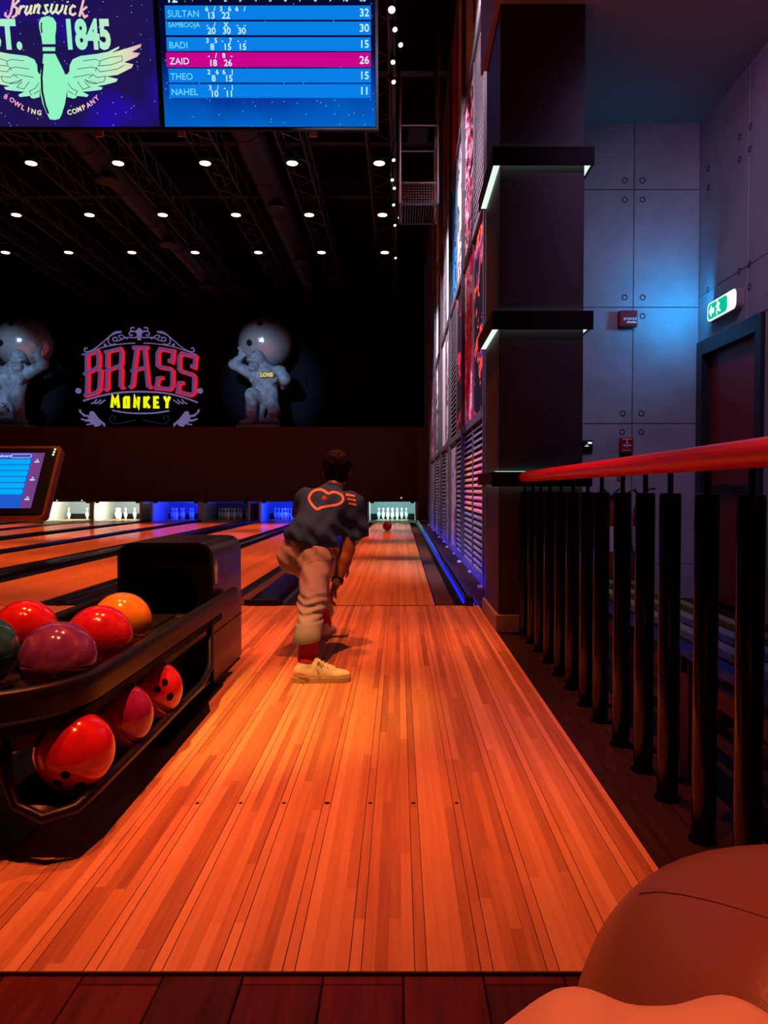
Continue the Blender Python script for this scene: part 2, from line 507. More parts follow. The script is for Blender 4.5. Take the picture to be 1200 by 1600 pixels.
M['exit_white'] = emat('exit_white', (.75, 1.0, .95), 1.5)
M['indicator'] = emat('indicator_pink', (1, .55, .45), 1.0)

FOUL = 6.47; FRONT = 1.534; APR = .67; PITY = 24.3
MASK_T = atY(300, 667, PITY).z; MASK_B = atY(300, 784, PITY).z

# ================================================================== shell
fl = empty('floor', (0, 0, 0), kind='structure')
MB().box(-16, 2.9, -3, 27.5, -.40, -.06).build('floor_slab', M['under'], fl)
mats3 = [M['plank'], M['plank2'], M['plank3'], M['plank4'], M['plank5']]
pl_cache = {}
def plank(x0, x1, y0, y1, mi, z=-.012):
    key = (round(x1 - x0, 3), round(y1 - y0, 3), mi)
    if key not in pl_cache:
        a, b = (x1 - x0) / 2, (y1 - y0) / 2; c = .003
        mb = MB(); g = .0012
        mb.add([(-a + g, -b + g, -.03), (a - g, -b + g, -.03), (a - g, b - g, -.03), (-a + g, b - g, -.03),
                (-a + g, -b + g, -c), (a - g, -b + g, -c), (a - g, b - g, -c), (-a + g, b - g, -c),
                (-a + c, -b + c, 0), (a - c, -b + c, 0), (a - c, b - c, 0), (-a + c, b - c, 0)],
               [(0, 3, 2, 1), (0, 1, 5, 4), (1, 2, 6, 5), (2, 3, 7, 6), (3, 0, 4, 7), (4, 5, 9, 8), (5, 6, 10, 9), (6, 7, 11, 10), (7, 4, 8, 11), (8, 9, 10, 11)])
        o = mb.build('plank', mats3[mi], fl, local=True); pl_cache[key] = o.data
    else:
        o = add(bpy.data.objects.new('plank', pl_cache[key]), fl)
    o.location = ((x0 + x1) / 2, (y0 + y1) / 2, z)
PW = .18
rr = random.Random(3)
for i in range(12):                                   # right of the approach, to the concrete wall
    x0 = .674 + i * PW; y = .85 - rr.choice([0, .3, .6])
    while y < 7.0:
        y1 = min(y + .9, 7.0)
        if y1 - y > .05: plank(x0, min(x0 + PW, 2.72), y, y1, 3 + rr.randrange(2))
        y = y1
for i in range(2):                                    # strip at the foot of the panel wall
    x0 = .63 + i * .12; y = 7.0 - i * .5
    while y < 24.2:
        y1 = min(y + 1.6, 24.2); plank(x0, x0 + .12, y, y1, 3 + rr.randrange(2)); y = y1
for i in range(16):                                   # in front of the approach
    x0 = -1.45 + i * .162
    y = .93 + rr.choice([0, .22, .35]); plank(x0, x0 + .162, .75, y + .35, rr.randrange(3), -.005); plank(x0, x0 + .162, y + .35, FRONT - .0055, rr.randrange(3), -.005)

ap = empty('bowling_approach', (0, FRONT, 0), kind='structure')
MB().box(-15.9, APR - .004, FRONT + .004, FOUL, -.06, -.006).build('approach_base', M['under'], ap)
ap_cache = {}
for i in range(-128, 34):
    g = .0019 if i % 5 == 0 else .00012
    x0 = -.226 + (i - .5) * PITCH_W + g; x1 = -.226 + (i + .5) * PITCH_W - g
    if i == 33: x1 = APR
    k = (round(x1 - x0, 5))
    if k not in ap_cache:
        a = (x1 - x0) / 2; L = FOUL - FRONT
        o = MB().box(-a, a, 0, L, -.05, 0).build('board', M['maple'], ap, local=True); ap_cache[k] = o.data
    else:
        o = add(bpy.data.objects.new('board', ap_cache[k]), ap)
    o.location = ((x0 + x1) / 2, 0, 0)
MB().box(-15.9, -.226 - 128.5 * PITCH_W, FRONT, FOUL, -.05, 0).build('board_field', M['maple'], ap)
MB().box(-15.9, APR, FRONT - .005, FRONT - .0005, -.03, .0015).build('edge_strip', M['under'], ap)
for i in range(-3, 4):
    r = .0085 if i == 0 else .0062
    p = atZ(511, 1255, 0)
    MB().lathe([(r, 0), (r, .0012)], 14, (-.226 + 5 * i * PITCH_W, p.y, 0)).build('marker_dot', M['matteblack'], ap)
# the row of small printed marks along the foul line
mk = MB(); r4 = random.Random(5); x = -.62
while x < .20:
    L = r4.uniform(.008, .03); mk.box(x, x + L, FOUL - .022, FOUL - .008, 0, .0012); x += L + r4.choice([.005, .006, .02])
o = mk.build('foul_line_marking', M['matteblack'], ap); tag(o, kind='stuff')
MB().box(-15.9, .62, FOUL - .004, FOUL + .006, -.03, .0018).build('foul_line', M['matteblack'], ap)

c = MB().box(-16, 2.9, -3, 27.5, 9.0, 9.2).build('ceiling', M['ceil']); tag(c, kind='structure')
c = MB().box(.66, 2.75, -3, 6.14, 4.27, 4.62).box(.93, 2.75, 6.14, 7.05, 4.27, 4.62).build('ceiling_soffit', M['ceil2']); tag(c, kind='structure')
c = MB().box(.64, .66, -3, 6.15, 4.24, 5.3).build('trim_1', M['fascia']); tag(c, kind='structure')
c = MB().box(-16.2, -16, -3, 27.5, -.4, 9.2).build('wall_left', M['navy']); tag(c, kind='structure')
c = MB().box(-16, 2.9, -3.2, -3, -.4, 9.2).build('wall_rear', M['navy']); tag(c, kind='structure')
c = MB().box(-16, .86, 26.75, 26.95, MASK_T - .05, 9.0).build('wall_far', M['navy']); tag(c, kind='structure')
# masking unit above the pins: panels with joints
wm = empty('wall_masking', (-6, PITY, 0), kind='structure')
MB().box(-16, .60, PITY + .03, 26.75, MASK_T - .16, MASK_T).build('statue_ledge', M['mask'], wm)
xs = [.60, -.95]
while xs[-1] > -15: xs.append(xs[-1] - 3.438 / 2)
for a, b in zip(xs[:-1], xs[1:]):
    MB().box(b + .004, a - .004, PITY, PITY + .06, MASK_B, MASK_T).build('masking_panel', M['mask'], wm)

# ================================================================== concrete side room
wb = empty('wall_back', (1.8, 7.02, 0), kind='structure')
MB().box(.9, 2.75, 7.03, 7.2, -.06, 4.6).build('joint_backing', M['joint'], wb)
jx = atY(990, 400, 7.0).x
jz = [-.02] + [atY(990, y, 7.0).z for y in (1043, 662, 480, 296)] + [4.3]
jz[1] = max(.3, jz[1])
for z0, z1 in zip(jz[:-1], jz[1:]):
    for x0, x1 in ((.9, jx), (jx, 2.71)):
        MB().box(x0 + .003, x1 - .003, 7.0, 7.04, z0 + .003, z1 - .003).build('concrete_panel', M['concrete'], wb, bevel=.004)
def tiehole(p, nrm, parent):
    mb = MB()
    if nrm == 'Y': mb.lathe([(.026, .004), (.026, -.003), (.020, -.003), (.017, .001), (.017, .004)], 14, p, 'Y')
    else: mb.lathe([(.026, .004), (.026, -.003), (.020, -.003), (.017, .001), (.017, .004)], 14, p, 'X')
    mb.build('tie_hole', M['hole'], parent)
for px, py in ((976, 282), (1004, 282), (976, 312), (1004, 312), (976, 465), (1004, 465), (1004, 494), (973, 646), (1002, 646), (972, 675), (1002, 675)):
    tiehole(atY(px, py, 7.0), 'Y', wb)
WRX = 2.71
wr = empty('wall_right', (WRX + .02, 3, 0), kind='structure')
DY0, DY1, DZ = 5.73, 6.97, 2.30          # outer door frame
MB().box(WRX + .03, WRX + .2, -3, DY0 + .05, -.06, 4.6).box(WRX + .03, WRX + .2, DY0 + .05, 7.1, DZ - .05, 4.6).build('joint_backing', M['joint'], wr)
MB().box(WRX + .17, WRX + .2, DY0 + .05, 7.1, -.06, DZ - .05).build('joint_backing', M['joint'], wr)
ys = [-3, -1.2, .6, 2.4, 4.2, 6.03, 7.0]; zs = [-.02, DZ, 2.72, 4.3]
for z0, z1 in zip(zs[:-1], zs[1:]):
    for y0, y1 in zip(ys[:-1], ys[1:]):
        if z0 < 1 and y1 > DY0:
            if y0 < DY0: y1 = DY0
            else: continue
        MB().box(WRX, WRX + .04, y0 + .003, y1 - .003, z0 + .003, z1 - .003).build('concrete_panel', M['concrete'], wr, bevel=.004)
for px, py in ((1173, 198), (1156, 214), (1172, 233), (1156, 249), (1107, 263), (1107, 293), (1171, 413), (1155, 424), (1171, 448), (1106, 453)):
    tiehole(atX(px, py, WRX), 'X', wr)
d = empty('door_1', (WRX, 6.35, 0), kind='structure')
M['doorframe'] = mat('black_door_frame', (.015, .018, .022), .4)
M['door'] = mat('red_door', (.30, .012, .018), .45)
MB().box(WRX - .03, WRX + .16, DY0, DY0 + .10, 0, DZ).build('door_jamb', M['doorframe'], d, bevel=.004)
MB().box(WRX - .03, WRX + .16, DY1 - .12, DY1, 0, DZ).build('door_jamb', M['doorframe'], d, bevel=.004)
MB().box(WRX - .03, WRX + .16, DY0 + .10, DY1 - .12, DZ - .13, DZ).build('door_head', M['doorframe'], d, bevel=.004)
lf = MB().box(WRX + .05, WRX + .10, DY0 + .10, DY1 - .12, .01, DZ - .13).build('door_leaf', M['door'], d, bevel=.002)
MB().box(WRX + .02, WRX + .05, DY0 + .16, DY1 - .2, .95, 1.02).build('push_bar', M['black'], lf, bevel=.005)
MB().box(WRX + .038, WRX + .05, DY0 + .12, DY1 - .14, .02, .75).build('kick_plate', M['door'], lf, bevel=.002)

# ================================================================== column with lit bands
CX0, CX1, CY0, CY1 = .685, 1.262, 5.30, 6.12
col = empty('column', ((CX0 + CX1) / 2, (CY0 + CY1) / 2, -.012), 'charcoal square column with three black bands beside the red railing', 'column')
MB().box(CX0, CX1, CY0, CY1, -.012, 4.27).build('shaft', M['column'], col, bevel=.006)
MB().box(CX0 - .02, CX1 + .02, CY0 - .02, CY1 + .02, -.012, .115).build('skirting', M['skirt'], col, bevel=.006)
for py0, py1 in ((228, 254), (485, 511), (737, 757)):
    zt, zb = atY(840, py0, CY0 - .06).z, atY(840, py1, CY0 - .06).z
    e = .055
    b = MB()
    for q in ((CX0 - e, CX1 + e, CY0 - e, CY0), (CX0 - e, CX1 + e, CY1, CY1 + e), (CX0 - e, CX0, CY0, CY1), (CX1, CX1 + e, CY0, CY1)):
        b.box(*q, zb + .02, zt)
    bd = b.build('band', M['matteblack'], col)
    # trough light on the underside and a thin one on the top
    for nm, za, zc, ins in (('underside_strip', zb + .010, zb + .019, .012), ('topside_strip', zt + .001, zt + .004, .035)):
        s = MB()
        for q in ((CX0 - e + ins, CX1 + e - ins, CY0 - e + ins, CY0), (CX0 - e + ins, CX0, CY0, CY1), (CX1, CX1 + e - ins, CY0, CY1)):
            s.box(*q, za, zc)
        s.build(nm, M['ledwhite'], bd)
    lip = MB()
    for q in ((CX0 - e, CX1 + e, CY0 - e, CY0 - e + .01), (CX0 - e, CX0 - e + .01, CY0, CY1 + e), (CX1 + e - .01, CX1 + e, CY0, CY1 + e)):
        lip.box(*q, zb, zb + .02)
    lip.box(CX0 - e, CX1 + e, CY0 - e, CY0 - e + .01, zb - .014, zb)
    lip.build('lip', M['matteblack'], bd)

# ================================================================== tall panel wall beside the lanes
WX = .87
ws = empty('wall_side', (WX + .1, 15, 0), kind='structure')
MB().box(WX + .07, WX + .25, 6.13, 26.9, -.06, 9.0).build('wall_backing', M['matteblack'], ws)
thick = [7.75, 10.5, 13.2, 15.9, 18.6, 21.3, 24.0]
thin = [9.2, 11.85, 14.55, 17.25, 19.95, 22.65]
for y in thick:
    MB().box(WX - .03, WX + .09, y - .055, y + .055, -.012, 9.0).build('post', M['frame'], ws)
    MB().box(WX - .075, WX - .03, y - .05, y + .05, -.012, .008).build('foot_plate', M['white'], ws)
for y in thin:
    MB().box(WX + .0, WX + .08, y - .022, y + .022, -.012, 9.0).build('mullion', M['frame'], ws)
    MB().box(WX - .045, WX, y - .03, y + .03, -.012, .005).build('foot_plate', M['white'], ws)
RZ = [.02, 1.78, 3.95, 6.05, 8.25]
for z in RZ:
    for y0, y1 in zip(thick[:-1], thick[1:]):
        MB().box(WX - .015, WX + .08, y0 + .055, y1 - .055, z - .045, z + .045).build('cross_rail', M['frame'], ws)
MB().box(WX - .02, WX + .08, 6.13, 7.695, -.012, 9.0).build('plain_panel', M['frame'], ws)
PK = (.62, .0, .075); WHT = (.72, .68, .70); DK = (.010, .007, .013)
POS = {
 'red_splatter': poster('poster_red_splatter', [(.92, .0, .14), (.94, .58, .66), (.92, .0, .14), (.94, .6, .68)], (1, .42, .8), 2.6, 1, stops=[0, .50, .56, .6]),
 'orange_dark': poster('poster_orange_dark', [DK, (.85, .08, .04), (.10, .03, .14), DK], (1, .42, .8), 2.2, 2, stops=[0, .53, .58, .63]),
 'speckle': poster('poster_pink_speckle', [DK, (.75, .45, .55), (.5, .02, .1), DK], (1, .42, .8), 5, 3),
 'ice': poster('poster_ice', [(.55, .75, .80), (.75, .82, .85), (.42, .62, .68)], (1, .42, .8), 1.5, 4),
 'blue': poster('poster_blue', [(.02, .30, .75), (.015, .02, .05), (.02, .33, .8)], (1, .42, .8), 3.5, 5, stops=[0, .5, .56]),
 'red': poster('poster_red', [(.75, .01, .02), (.70, .02, .03)], (1, .42, .8), 2, 6),
 'reddark': poster('poster_red_dark', [DK, (.6, .02, .06), DK], (1, .42, .8), 2.5, 7, stops=[0, .54, .60]),
 'grey': poster('poster_grey', [(.28, .27, .30), (.16, .15, .18), (.35, .33, .36)], (1, .42, .8), 3, 8),
 'gw': poster('poster_grey_white', [(.6, .58, .62), (.05, .05, .06), (.45, .40, .5)], (1, .42, .8), 3, 9),
 'face': poster('poster_portrait', [(.45, .30, .22), (.10, .07, .09), (.55, .42, .30), (.2, .15, .3)], (1, .42, .8), 3, 10),
 'mauve': poster('poster_mauve', [(.30, .20, .34), (.45, .34, .45), (.12, .08, .16)], (1, .42, .8), 2.5, 11),
 'white': poster('poster_white', [(.8, .78, .8), (.68, .66, .7)], (1, .42, .8), 1, 12),
 'rwr': poster('poster_red_white_red', [(.6, .0, .08), WHT, (.6, 0, .08)], (1, .42, .8), 1.2, 13),
}
graff = poster('painted_slats', [(.24, .21, .26), (.75, .25, .36), (.85, .42, .14), (.80, .30, .42)], (1, .42, .8), 1.8, 14, stops=[0, .36, .50, .60])
_nt = graff.node_tree; _g = [n for n in _nt.nodes if n.type == 'NEW_GEOMETRY'][0]; _b = _nt.nodes['Principled BSDF']
_sp = nd(_nt, 'ShaderNodeSeparateXYZ'); _nt.links.new(_g.outputs['Position'], _sp.inputs[0])
_ms = mathn(_nt, 'MULTIPLY', mathn(_nt, 'GREATER_THAN', _sp.outputs[2], .72), mathn(_nt, 'LESS_THAN', _sp.outputs[2], 1.42))   # the painted tag spans these slats
_mx = nd(_nt, 'ShaderNodeMix', data_type='RGBA'); _nt.links.new(_ms, _mx.inputs[0]); _mx.inputs[6].default_value = (.24, .21, .26, 1)
_nt.links.new(_b.inputs['Base Color'].links[0].from_socket, _mx.inputs[7]); _nt.links.new(_mx.outputs[2], _b.inputs['Base Color'])
LAY = [  # per half bay, rows from the floor up
 ['paint', 'orange_dark', 'louvre', 'white'], ['paint', 'red_splatter', 'speckle', 'ice'],
 ['louvre', 'reddark', 'gw', 'white'], ['mauve', 'louvre', 'blue', 'red'],
 ['face', 'gw', 'ice', 'grey'], ['louvre', 'white', 'grey', 'grey'],
 ['face', 'grey', 'speckle', 'grey'], ['louvre', 'gw', 'ice', 'white'],
 ['mauve', 'mauve', 'grey', 'grey'], ['grey', 'rwr', 'blue', 'grey'],
 ['grey', 'grey', 'grey', 'grey'], ['mauve', 'grey', 'grey', 'grey']]
edges = sorted(thick + thin)
slat_cache = {}
for i, (y0, y1) in enumerate(zip(edges[:-1], edges[1:])):
    a = y0 + (.055 if y0 in thick else .022); b = y1 - (.055 if y1 in thick else .022)
    for r in range(4):
        z0, z1 = RZ[r] + .045, RZ[r + 1] - .045; k = LAY[i][r]
        if k in ('louvre', 'paint'):
            n = int((z1 - z0) / .072); dz = (z1 - z0) / n; h = (b - a) / 2
            key = (round(h, 3), k)
            for j in range(n):
                if key not in slat_cache:
                    mb = MB(); mb.hexa([(0, -h, -.034), (.05, -h, .020), (.05, h, .020), (0, h, -.034), (0, -h, -.014), (.05, -h, .036), (.05, h, .036), (0, h, -.014)])
                    o = mb.build('slat', graff if k == 'paint' else M['slat'], ws, local=True); slat_cache[key] = o.data
                else: o = add(bpy.data.objects.new('slat', slat_cache[key]), ws)
                o.location = Vector((WX + .012, (a + b) / 2, z0 + (j + .5) * dz)) - base_of(ws)
        else:
            MB().box(WX + .02, WX + .05, a, b, z0, z1).build('poster_panel', POS[k], ws)
# vent cupboard closing the end of the wall walk
vc = empty('vent_cupboard', (.73, 24.1, -.012), 'narrow brown cupboard with a louvred vent at the end of the panel wall', 'cupboard')
vx0, vx1 = .595, .835; vt = atY(655, 668, 24.05).z
MB().box(vx0, vx1, 24.06, 24.25, -.012, vt).build('carcass', M['brownpanel'], vc)
MB().box(vx0, vx1, 24.03, 24.06, 1.70, 1.78).box(vx0, vx1, 24.03, 24.06, vt - .1, vt).box(vx0, vx0 + .04, 24.03, 24.06, 1.78, vt - .1).box(vx1 - .04, vx1, 24.03, 24.06, 1.78, vt - .1).build('vent_frame', M['brownpanel'], vc)
for j in range(9):
    z = 1.82 + j * .115
    MB().hexa([(vx0 + .04, 24.02, z), (vx1 - .04, 24.02, z), (vx1 - .04, 24.06, z + .05), (vx0 + .04, 24.06, z + .05), (vx0 + .04, 24.02, z + .03), (vx1 - .04, 24.02, z + .03), (vx1 - .04, 24.06, z + .07), (vx0 + .04, 24.06, z + .07)]).build('slat', M['brownpanel'], vc)
for k in range(3):
    MB().box(vx0 + .01 + k * .078, vx0 + .08 + k * .078, 24.035, 24.06, .1, 1.68).build('door_board', M['brownpanel'], vc)
MB().box(vx0, vx1, 23.98, 24.06, -.012, .03).build('foot_plate', M['white'], vc)

# ================================================================== lanes
GAPS = [.80, .53]
lanes = []; xr = .301
for k in range(9):
    lanes.append((xr - 1.054, xr)); xr = xr - 1.054 - GAPS[k % 2]
LANE_LABEL = [
 'orange maple bowling lane beside the tall panel wall, red ball rolling on it',
 'maple bowling lane just beyond the bowler, glowing blue at its pins',
 'maple bowling lane crossed by the ball return hood, blue light at its pins',
 'maple bowling lane running to the unlit dark pin deck',
 'maple bowling lane with a blue pin deck left of the unlit one',
 'maple bowling lane with a pale pin deck holding a close cluster of pins',
 'maple bowling lane with a pale pin deck holding three spaced pins',
 'maple bowling lane running behind the lower edge of the touch terminal',
 'farthest maple bowling lane at the edge of the frame behind the terminal']
PITCOL = [((.50, 1.0, 1.0), 45), ((.006, .03, 1.0), 75), ((.006, .03, 1.0), 75), ((.5, .7, 1.0), .5), ((.006, .022, 1.0), 75), ((.92, 1.0, .86), 60), ((.92, 1.0, .86), 60), ((.6, .8, 1), 6), ((.6, .8, 1), 6)]
PY_HEAD = FOUL + 18.29
for k, (x0, x1) in enumerate(lanes):
    ln = empty('bowling_lane', ((x0 + x1) / 2, FOUL, -.05), LANE_LABEL[k], 'lane', 'bowling lanes')
    cx = (x0 + x1) / 2
    MB().box(x0, x1, FOUL + .006, FOUL + 19.16, -.05, 0).build('lane_bed', M['lane'], ln)
    if k < 4:
        for i in range(-3, 4):
            y = FOUL + 4.75 - abs(i) * .12; x = cx + 5 * i * PITCH_W
            MB().add([(x - .012, y - .07, .0012), (x + .012, y - .07, .0012), (x, y + .07, .0012)], [(0, 1, 2)]).build('arrow', M['matteblack'], ln)
    # gutters: half-round channels, one each side
    for sx, xe in ((-1, x0), (1, x1)):
        gw = .23; n = 8; vs = []; fs = []
        for yy in (FOUL + .006, FOUL + 19.6):
            for q in range(n + 1):
                a = PI * q / n
                vs.append((xe + sx * (gw / 2 - gw / 2 * math.cos(a)), yy, -.008 - .075 * math.sin(a)))
        for q in range(n): fs.append((q, q + 1, n + 2 + q, n + 1 + q))
        MB().add(vs, fs).build('gutter', M['gutter'], ln, smooth=True)
# dividers with capping between the lanes
def divider(x0, x1, label, k, led=None):
    dv = empty('lane_divider', ((x0 + x1) / 2, FOUL, -.09), label, 'lane divider', 'dividers between the lanes')
    w_ = (x1 - x0) / 2; cx = (x0 + x1) / 2
    prof = [(-w_, -.09), (w_, -.09), (w_, .0), (w_ * .9, .022), (w_ * .5, .032), (-w_ * .5, .032), (-w_ * .9, .022), (-w_, .0)]
    MB().sweep([(cx, FOUL + .03, 0), (cx, FOUL + 19.6, 0)], prof).build('capping', M['capping'], dv, smooth=False)
    e = MB(); n = 10                                   # rounded nose at the foul line
    if w_ < .2:
        pts = [(cx - w_, FOUL + .03), (cx + w_, FOUL + .03), (cx + w_ * .8, FOUL - .03), (cx - w_ * .8, FOUL - .03)]
    else:
        pts = [(cx - w_, FOUL + .22), (cx + w_, FOUL + .22), (cx + w_, FOUL - .01)] + [(cx + w_ * .7 * math.cos(a), FOUL - .02 - .05 * math.sin(a)) for a in np.linspace(0, PI, 8)] + [(cx - w_, FOUL - .01)]
    e.prism(pts, lambda u, v, w: (u, v, w), .0, .05).build('nose_cap', M['black'], dv, bevel=.012)
    return dv
DIVL = ['black divider with flat nose cap directly behind the ball return and bowler', 'thin black divider past the hood, between the second and third lanes',
        'black divider between the blue-lit lane and the unlit lane', 'thin black divider beside the unlit lane, toward the blue lane',
        'black divider between the blue lane and the first pale-lit lane', 'thin black divider between the two pale-lit lanes',
        'black divider just under the corner of the touch terminal', 'thin black divider farthest toward the frame edge']
for k in range(8):
    a = lanes[k + 1][1] + .23; b = lanes[k][0] - .23
    divider(a, b, DIVL[k], k)
# the outer capping along the panel wall, with its blue light strip
dv = empty('lane_divider', (.57, FOUL, -.09), 'black rounded capping with a blue light strip along the panel wall', 'lane divider', 'dividers between the lanes')
pr = [(.531, -.09), (.63, -.09), (.63, .03), (.615, .05), (.595, .057), (.575, .05), (.562, .03), (.531, -.005)]
MB().add([(x, y, z) for y in (FOUL + .01, FOUL + 19.6) for x, z in pr], [(i, (i + 1) % 8, 8 + (i + 1) % 8, 8 + i) for i in range(8)] + [tuple(range(7, -1, -1)), tuple(range(8, 16))]).build('capping', M['capping'], dv)
MB().add([(x, y, z) for y in (FOUL + .03, FOUL + 12.0) for x, z in ((.5432, .0118), (.5565, .0265), (.5565, .0285), (.5415, .0118))], [(0, 1, 5, 4), (1, 2, 6, 5), (2, 3, 7, 6), (3, 0, 4, 7), (0, 3, 2, 1), (4, 5, 6, 7)]).build('light_strip', M['ledblue'], dv)
MB().box(.6305, .6345, FOUL + .05, FOUL + 15.0, -.004, .017).build('light_strip', M['wall_glow'], dv)  # added strip, hidden from view, that throws blue onto the panel wall
MB().box(.555, .625, FOUL - .035, FOUL + .10, .0, .075).build('nose_cap', M['black'], dv, bevel=.012)

# pin decks: kickbacks, curtain, cushion, light
PITX = [(lanes[k][0] - .215, lanes[k][1] + .215) for k in range(8)]
PITL = ['cyan-white lit pin deck housing with a full rack, beside the panel wall', 'blue lit pin deck housing half hidden by the bowler', 'blue lit pin deck housing left of the bowler',
        'unlit dark pin deck housing between two blue ones', 'blue lit pin deck housing between the dark and the pale one', 'pale lit pin deck housing showing a close cluster of pins',
        'pale lit pin deck housing showing three spaced pins', 'pin deck housing hidden behind the touch terminal']
for k, (x0, x1) in enumerate(PITX):
    pt = empty('pin_deck_housing', ((x0 + x1) / 2, PITY, 0), PITL[k], 'pin deck', 'pin decks')
    for xa, xb in ((x0 - .03, x0), (x1, x1 + .03)):
        MB().box(xa, xb, PITY + .05, 26.3, -.085, MASK_B).build('kickback', M['kick'], pt)
        MB().box(xa - .015, xb + .015, PITY + .02, PITY + .05, -.08, MASK_B).build('kickback_edge', M['kick'], pt)
    MB().box(x0, x1, 26.2, 26.24, -.085, MASK_B + .1).build('pit_curtain', M['curtain'], pt)
    MB().box(x0 + .005, x1 - .005, 26.05, 26.19, .0, .16).build('pit_cushion', M['matteblack'], pt, bevel=.02)
    MB().box(x0, x1, PITY + .07, 26.2, MASK_B + .1, MASK_B + .13).build('pit_roof', M['matteblack'], pt)
    for sx in (x0 + .10, x1 - .10):
        MB().lathe([(.05, 0), (.07, .03), (.05, .06)], 10, (sx, PITY + .1, MASK_B - .05)).build('sensor', M['matteblack'], pt)
    colr, p = PITCOL[k]
    area('pit_light', ((x0 + x1) / 2, PITY + .18, MASK_B + .07), ((x0 + x1) / 2, 25.6, .12), p, colr, 1.0, .12)
def make_pin():
    prof = [(.0, 0), (.0258, 0), (.0300, .019), (.0365, .057), (.0500, .0857), (.0578, .1143), (.0605, .146), (.0578, .184), (.0430, .219), (.0315, .2387), (.0250, .254), (.0233, .273), (.0240, .2985), (.0280, .318), (.0323, .3430), (.0290, .362), (.0180, .376), (.0, .381)]
    o = empty('bowling_pin', (0, 0, 0))
    MB().lathe(prof[1:-1] + [(.004, .381)], 14).build('pin_body', M['pin'], o, smooth=True)
    for z in (.262, .282): MB().lathe([(.0255, z), (.0262, z + .003), (.0262, z + .008), (.0255, z + .011)], 14).build('neck_band', M['pinred'], o, smooth=True)
    return o
SPOTS = [(0, 0)] + [(s * .1524, .264) for s in (-1, 1)] + [(s * .3048, .528) for s in (-1, 0, 1)] + [(s * .1524, .792) for s in (-3, -1, 1, 3)]
KEEP = {0: range(10), 1: range(10), 2: range(10), 3: range(10), 4: [1, 3, 4, 5, 6, 7, 8, 9], 5: [3, 6, 7, 8, 9, 1], 6: [6, 8, 9]}
SPOTN = ['front head pin', 'second-row pin away from the wall', 'second-row pin on the wall side', 'third-row pin away from the wall', 'third-row middle pin', 'third-row pin on the wall side',
         'back-row outermost pin away from the wall', 'back-row inner pin away from the wall', 'back-row inner pin on the wall side', 'back-row outermost pin on the wall side']
RACKN = ['white rack beside the panels', 'blue rack behind the bowler', 'blue rack left of the bowler', 'dim unlit rack', 'blue rack beside the pale decks', 'pale-lit close cluster', 'pale-lit spaced trio']
PINL = ['white pin in the full rack on the lane beside the panel wall', 'blue-lit pin on the lane behind the bowler', 'blue-lit pin in the rack just left of the bowler', 'dim grey pin in the unlit rack',
        'blue-lit pin between the dark rack and the pale rack', 'bright white pin in the close cluster on the pale deck', 'bright white pin, one of three standing apart']
pin0 = make_pin(); used = False
for k in range(7):
    cx = sum(lanes[k]) / 2
    for s in KEEP[k]:
        p = pin0 if not used else copy_tree(pin0); used = True
        p.location = (cx + SPOTS[s][0], PY_HEAD + SPOTS[s][1], 0)
        tag(p, SPOTN[s] + ', ' + RACKN[k], 'bowling pin', 'pins of the ' + RACKN[k])
for i, (px, py, lab) in enumerate(((627, 778, 'tiny pink indicator lamp above the lane with the full white rack'), (89, 782, 'tiny pink indicator lamp nearest the terminal on the masking'), (128, 782, 'tiny pink indicator lamp second from the terminal on the masking'))):
    p = atY(px, py, PITY - .01)
    o = empty('indicator_lamp', p, lab, 'lamp')
    MB().lathe([(.03, .0), (.034, .015)], 12, p, 'Y').build('bezel', M['black'], o)
    MB().lathe([(.022, -.012), (.026, .0)], 12, p, 'Y').build('lens', M['indicator'], o)
# ================================================================== ceiling rig
def truss(x, label):
    t = empty('lighting_truss', (x, 6, 7.05), label, 'truss', 'trusses over the lanes')
    y0, y1 = 6.0, 26.4; a = .22; zb, zt = 7.24, 7.66
    for dx, z in ((-a, zb), (a, zb), (-a, zt), (a, zt)):
        MB().tube([(x + dx, y0, z), (x + dx, y1, z)], .026, 6).build('chord', M['truss'], t, smooth=True)
    lc = MB(); n = 46; st = (y1 - y0) / n
    for i in range(n):
        ya, yb = y0 + i * st, y0 + (i + 1) * st; s = 1 if i % 2 else -1
        lc.tube([(x - a * s, ya, zb), (x + a * s, yb, zb)], .012, 4)
        for dx in (-a, a): lc.tube([(x + dx, ya, zb if i % 2 else zt), (x + dx, yb, zt if i % 2 else zb)], .012, 4)
    tag(lc.build('lacing', M['truss'], t), kind='stuff')
    for y in (9, 15, 21):
        MB().tube([(x, y, zt), (x, y, 8.98)], .02, 6).build('drop_rod', M['truss'], t)
ORD = ['first', 'second', 'third', 'fourth', 'fifth', 'sixth', 'seventh', 'eighth']
for k, x in enumerate(TRUSS_X[:7]):
    truss(x, f'dark lattice lighting truss, {ORD[k]} counted from the panel wall')
VIS = {5: range(0, 5), 6: range(0, 6), 7: range(0, 7)}
ROWN = {5: 'row just under the screens', 6: 'middle row', 7: 'farthest row'}
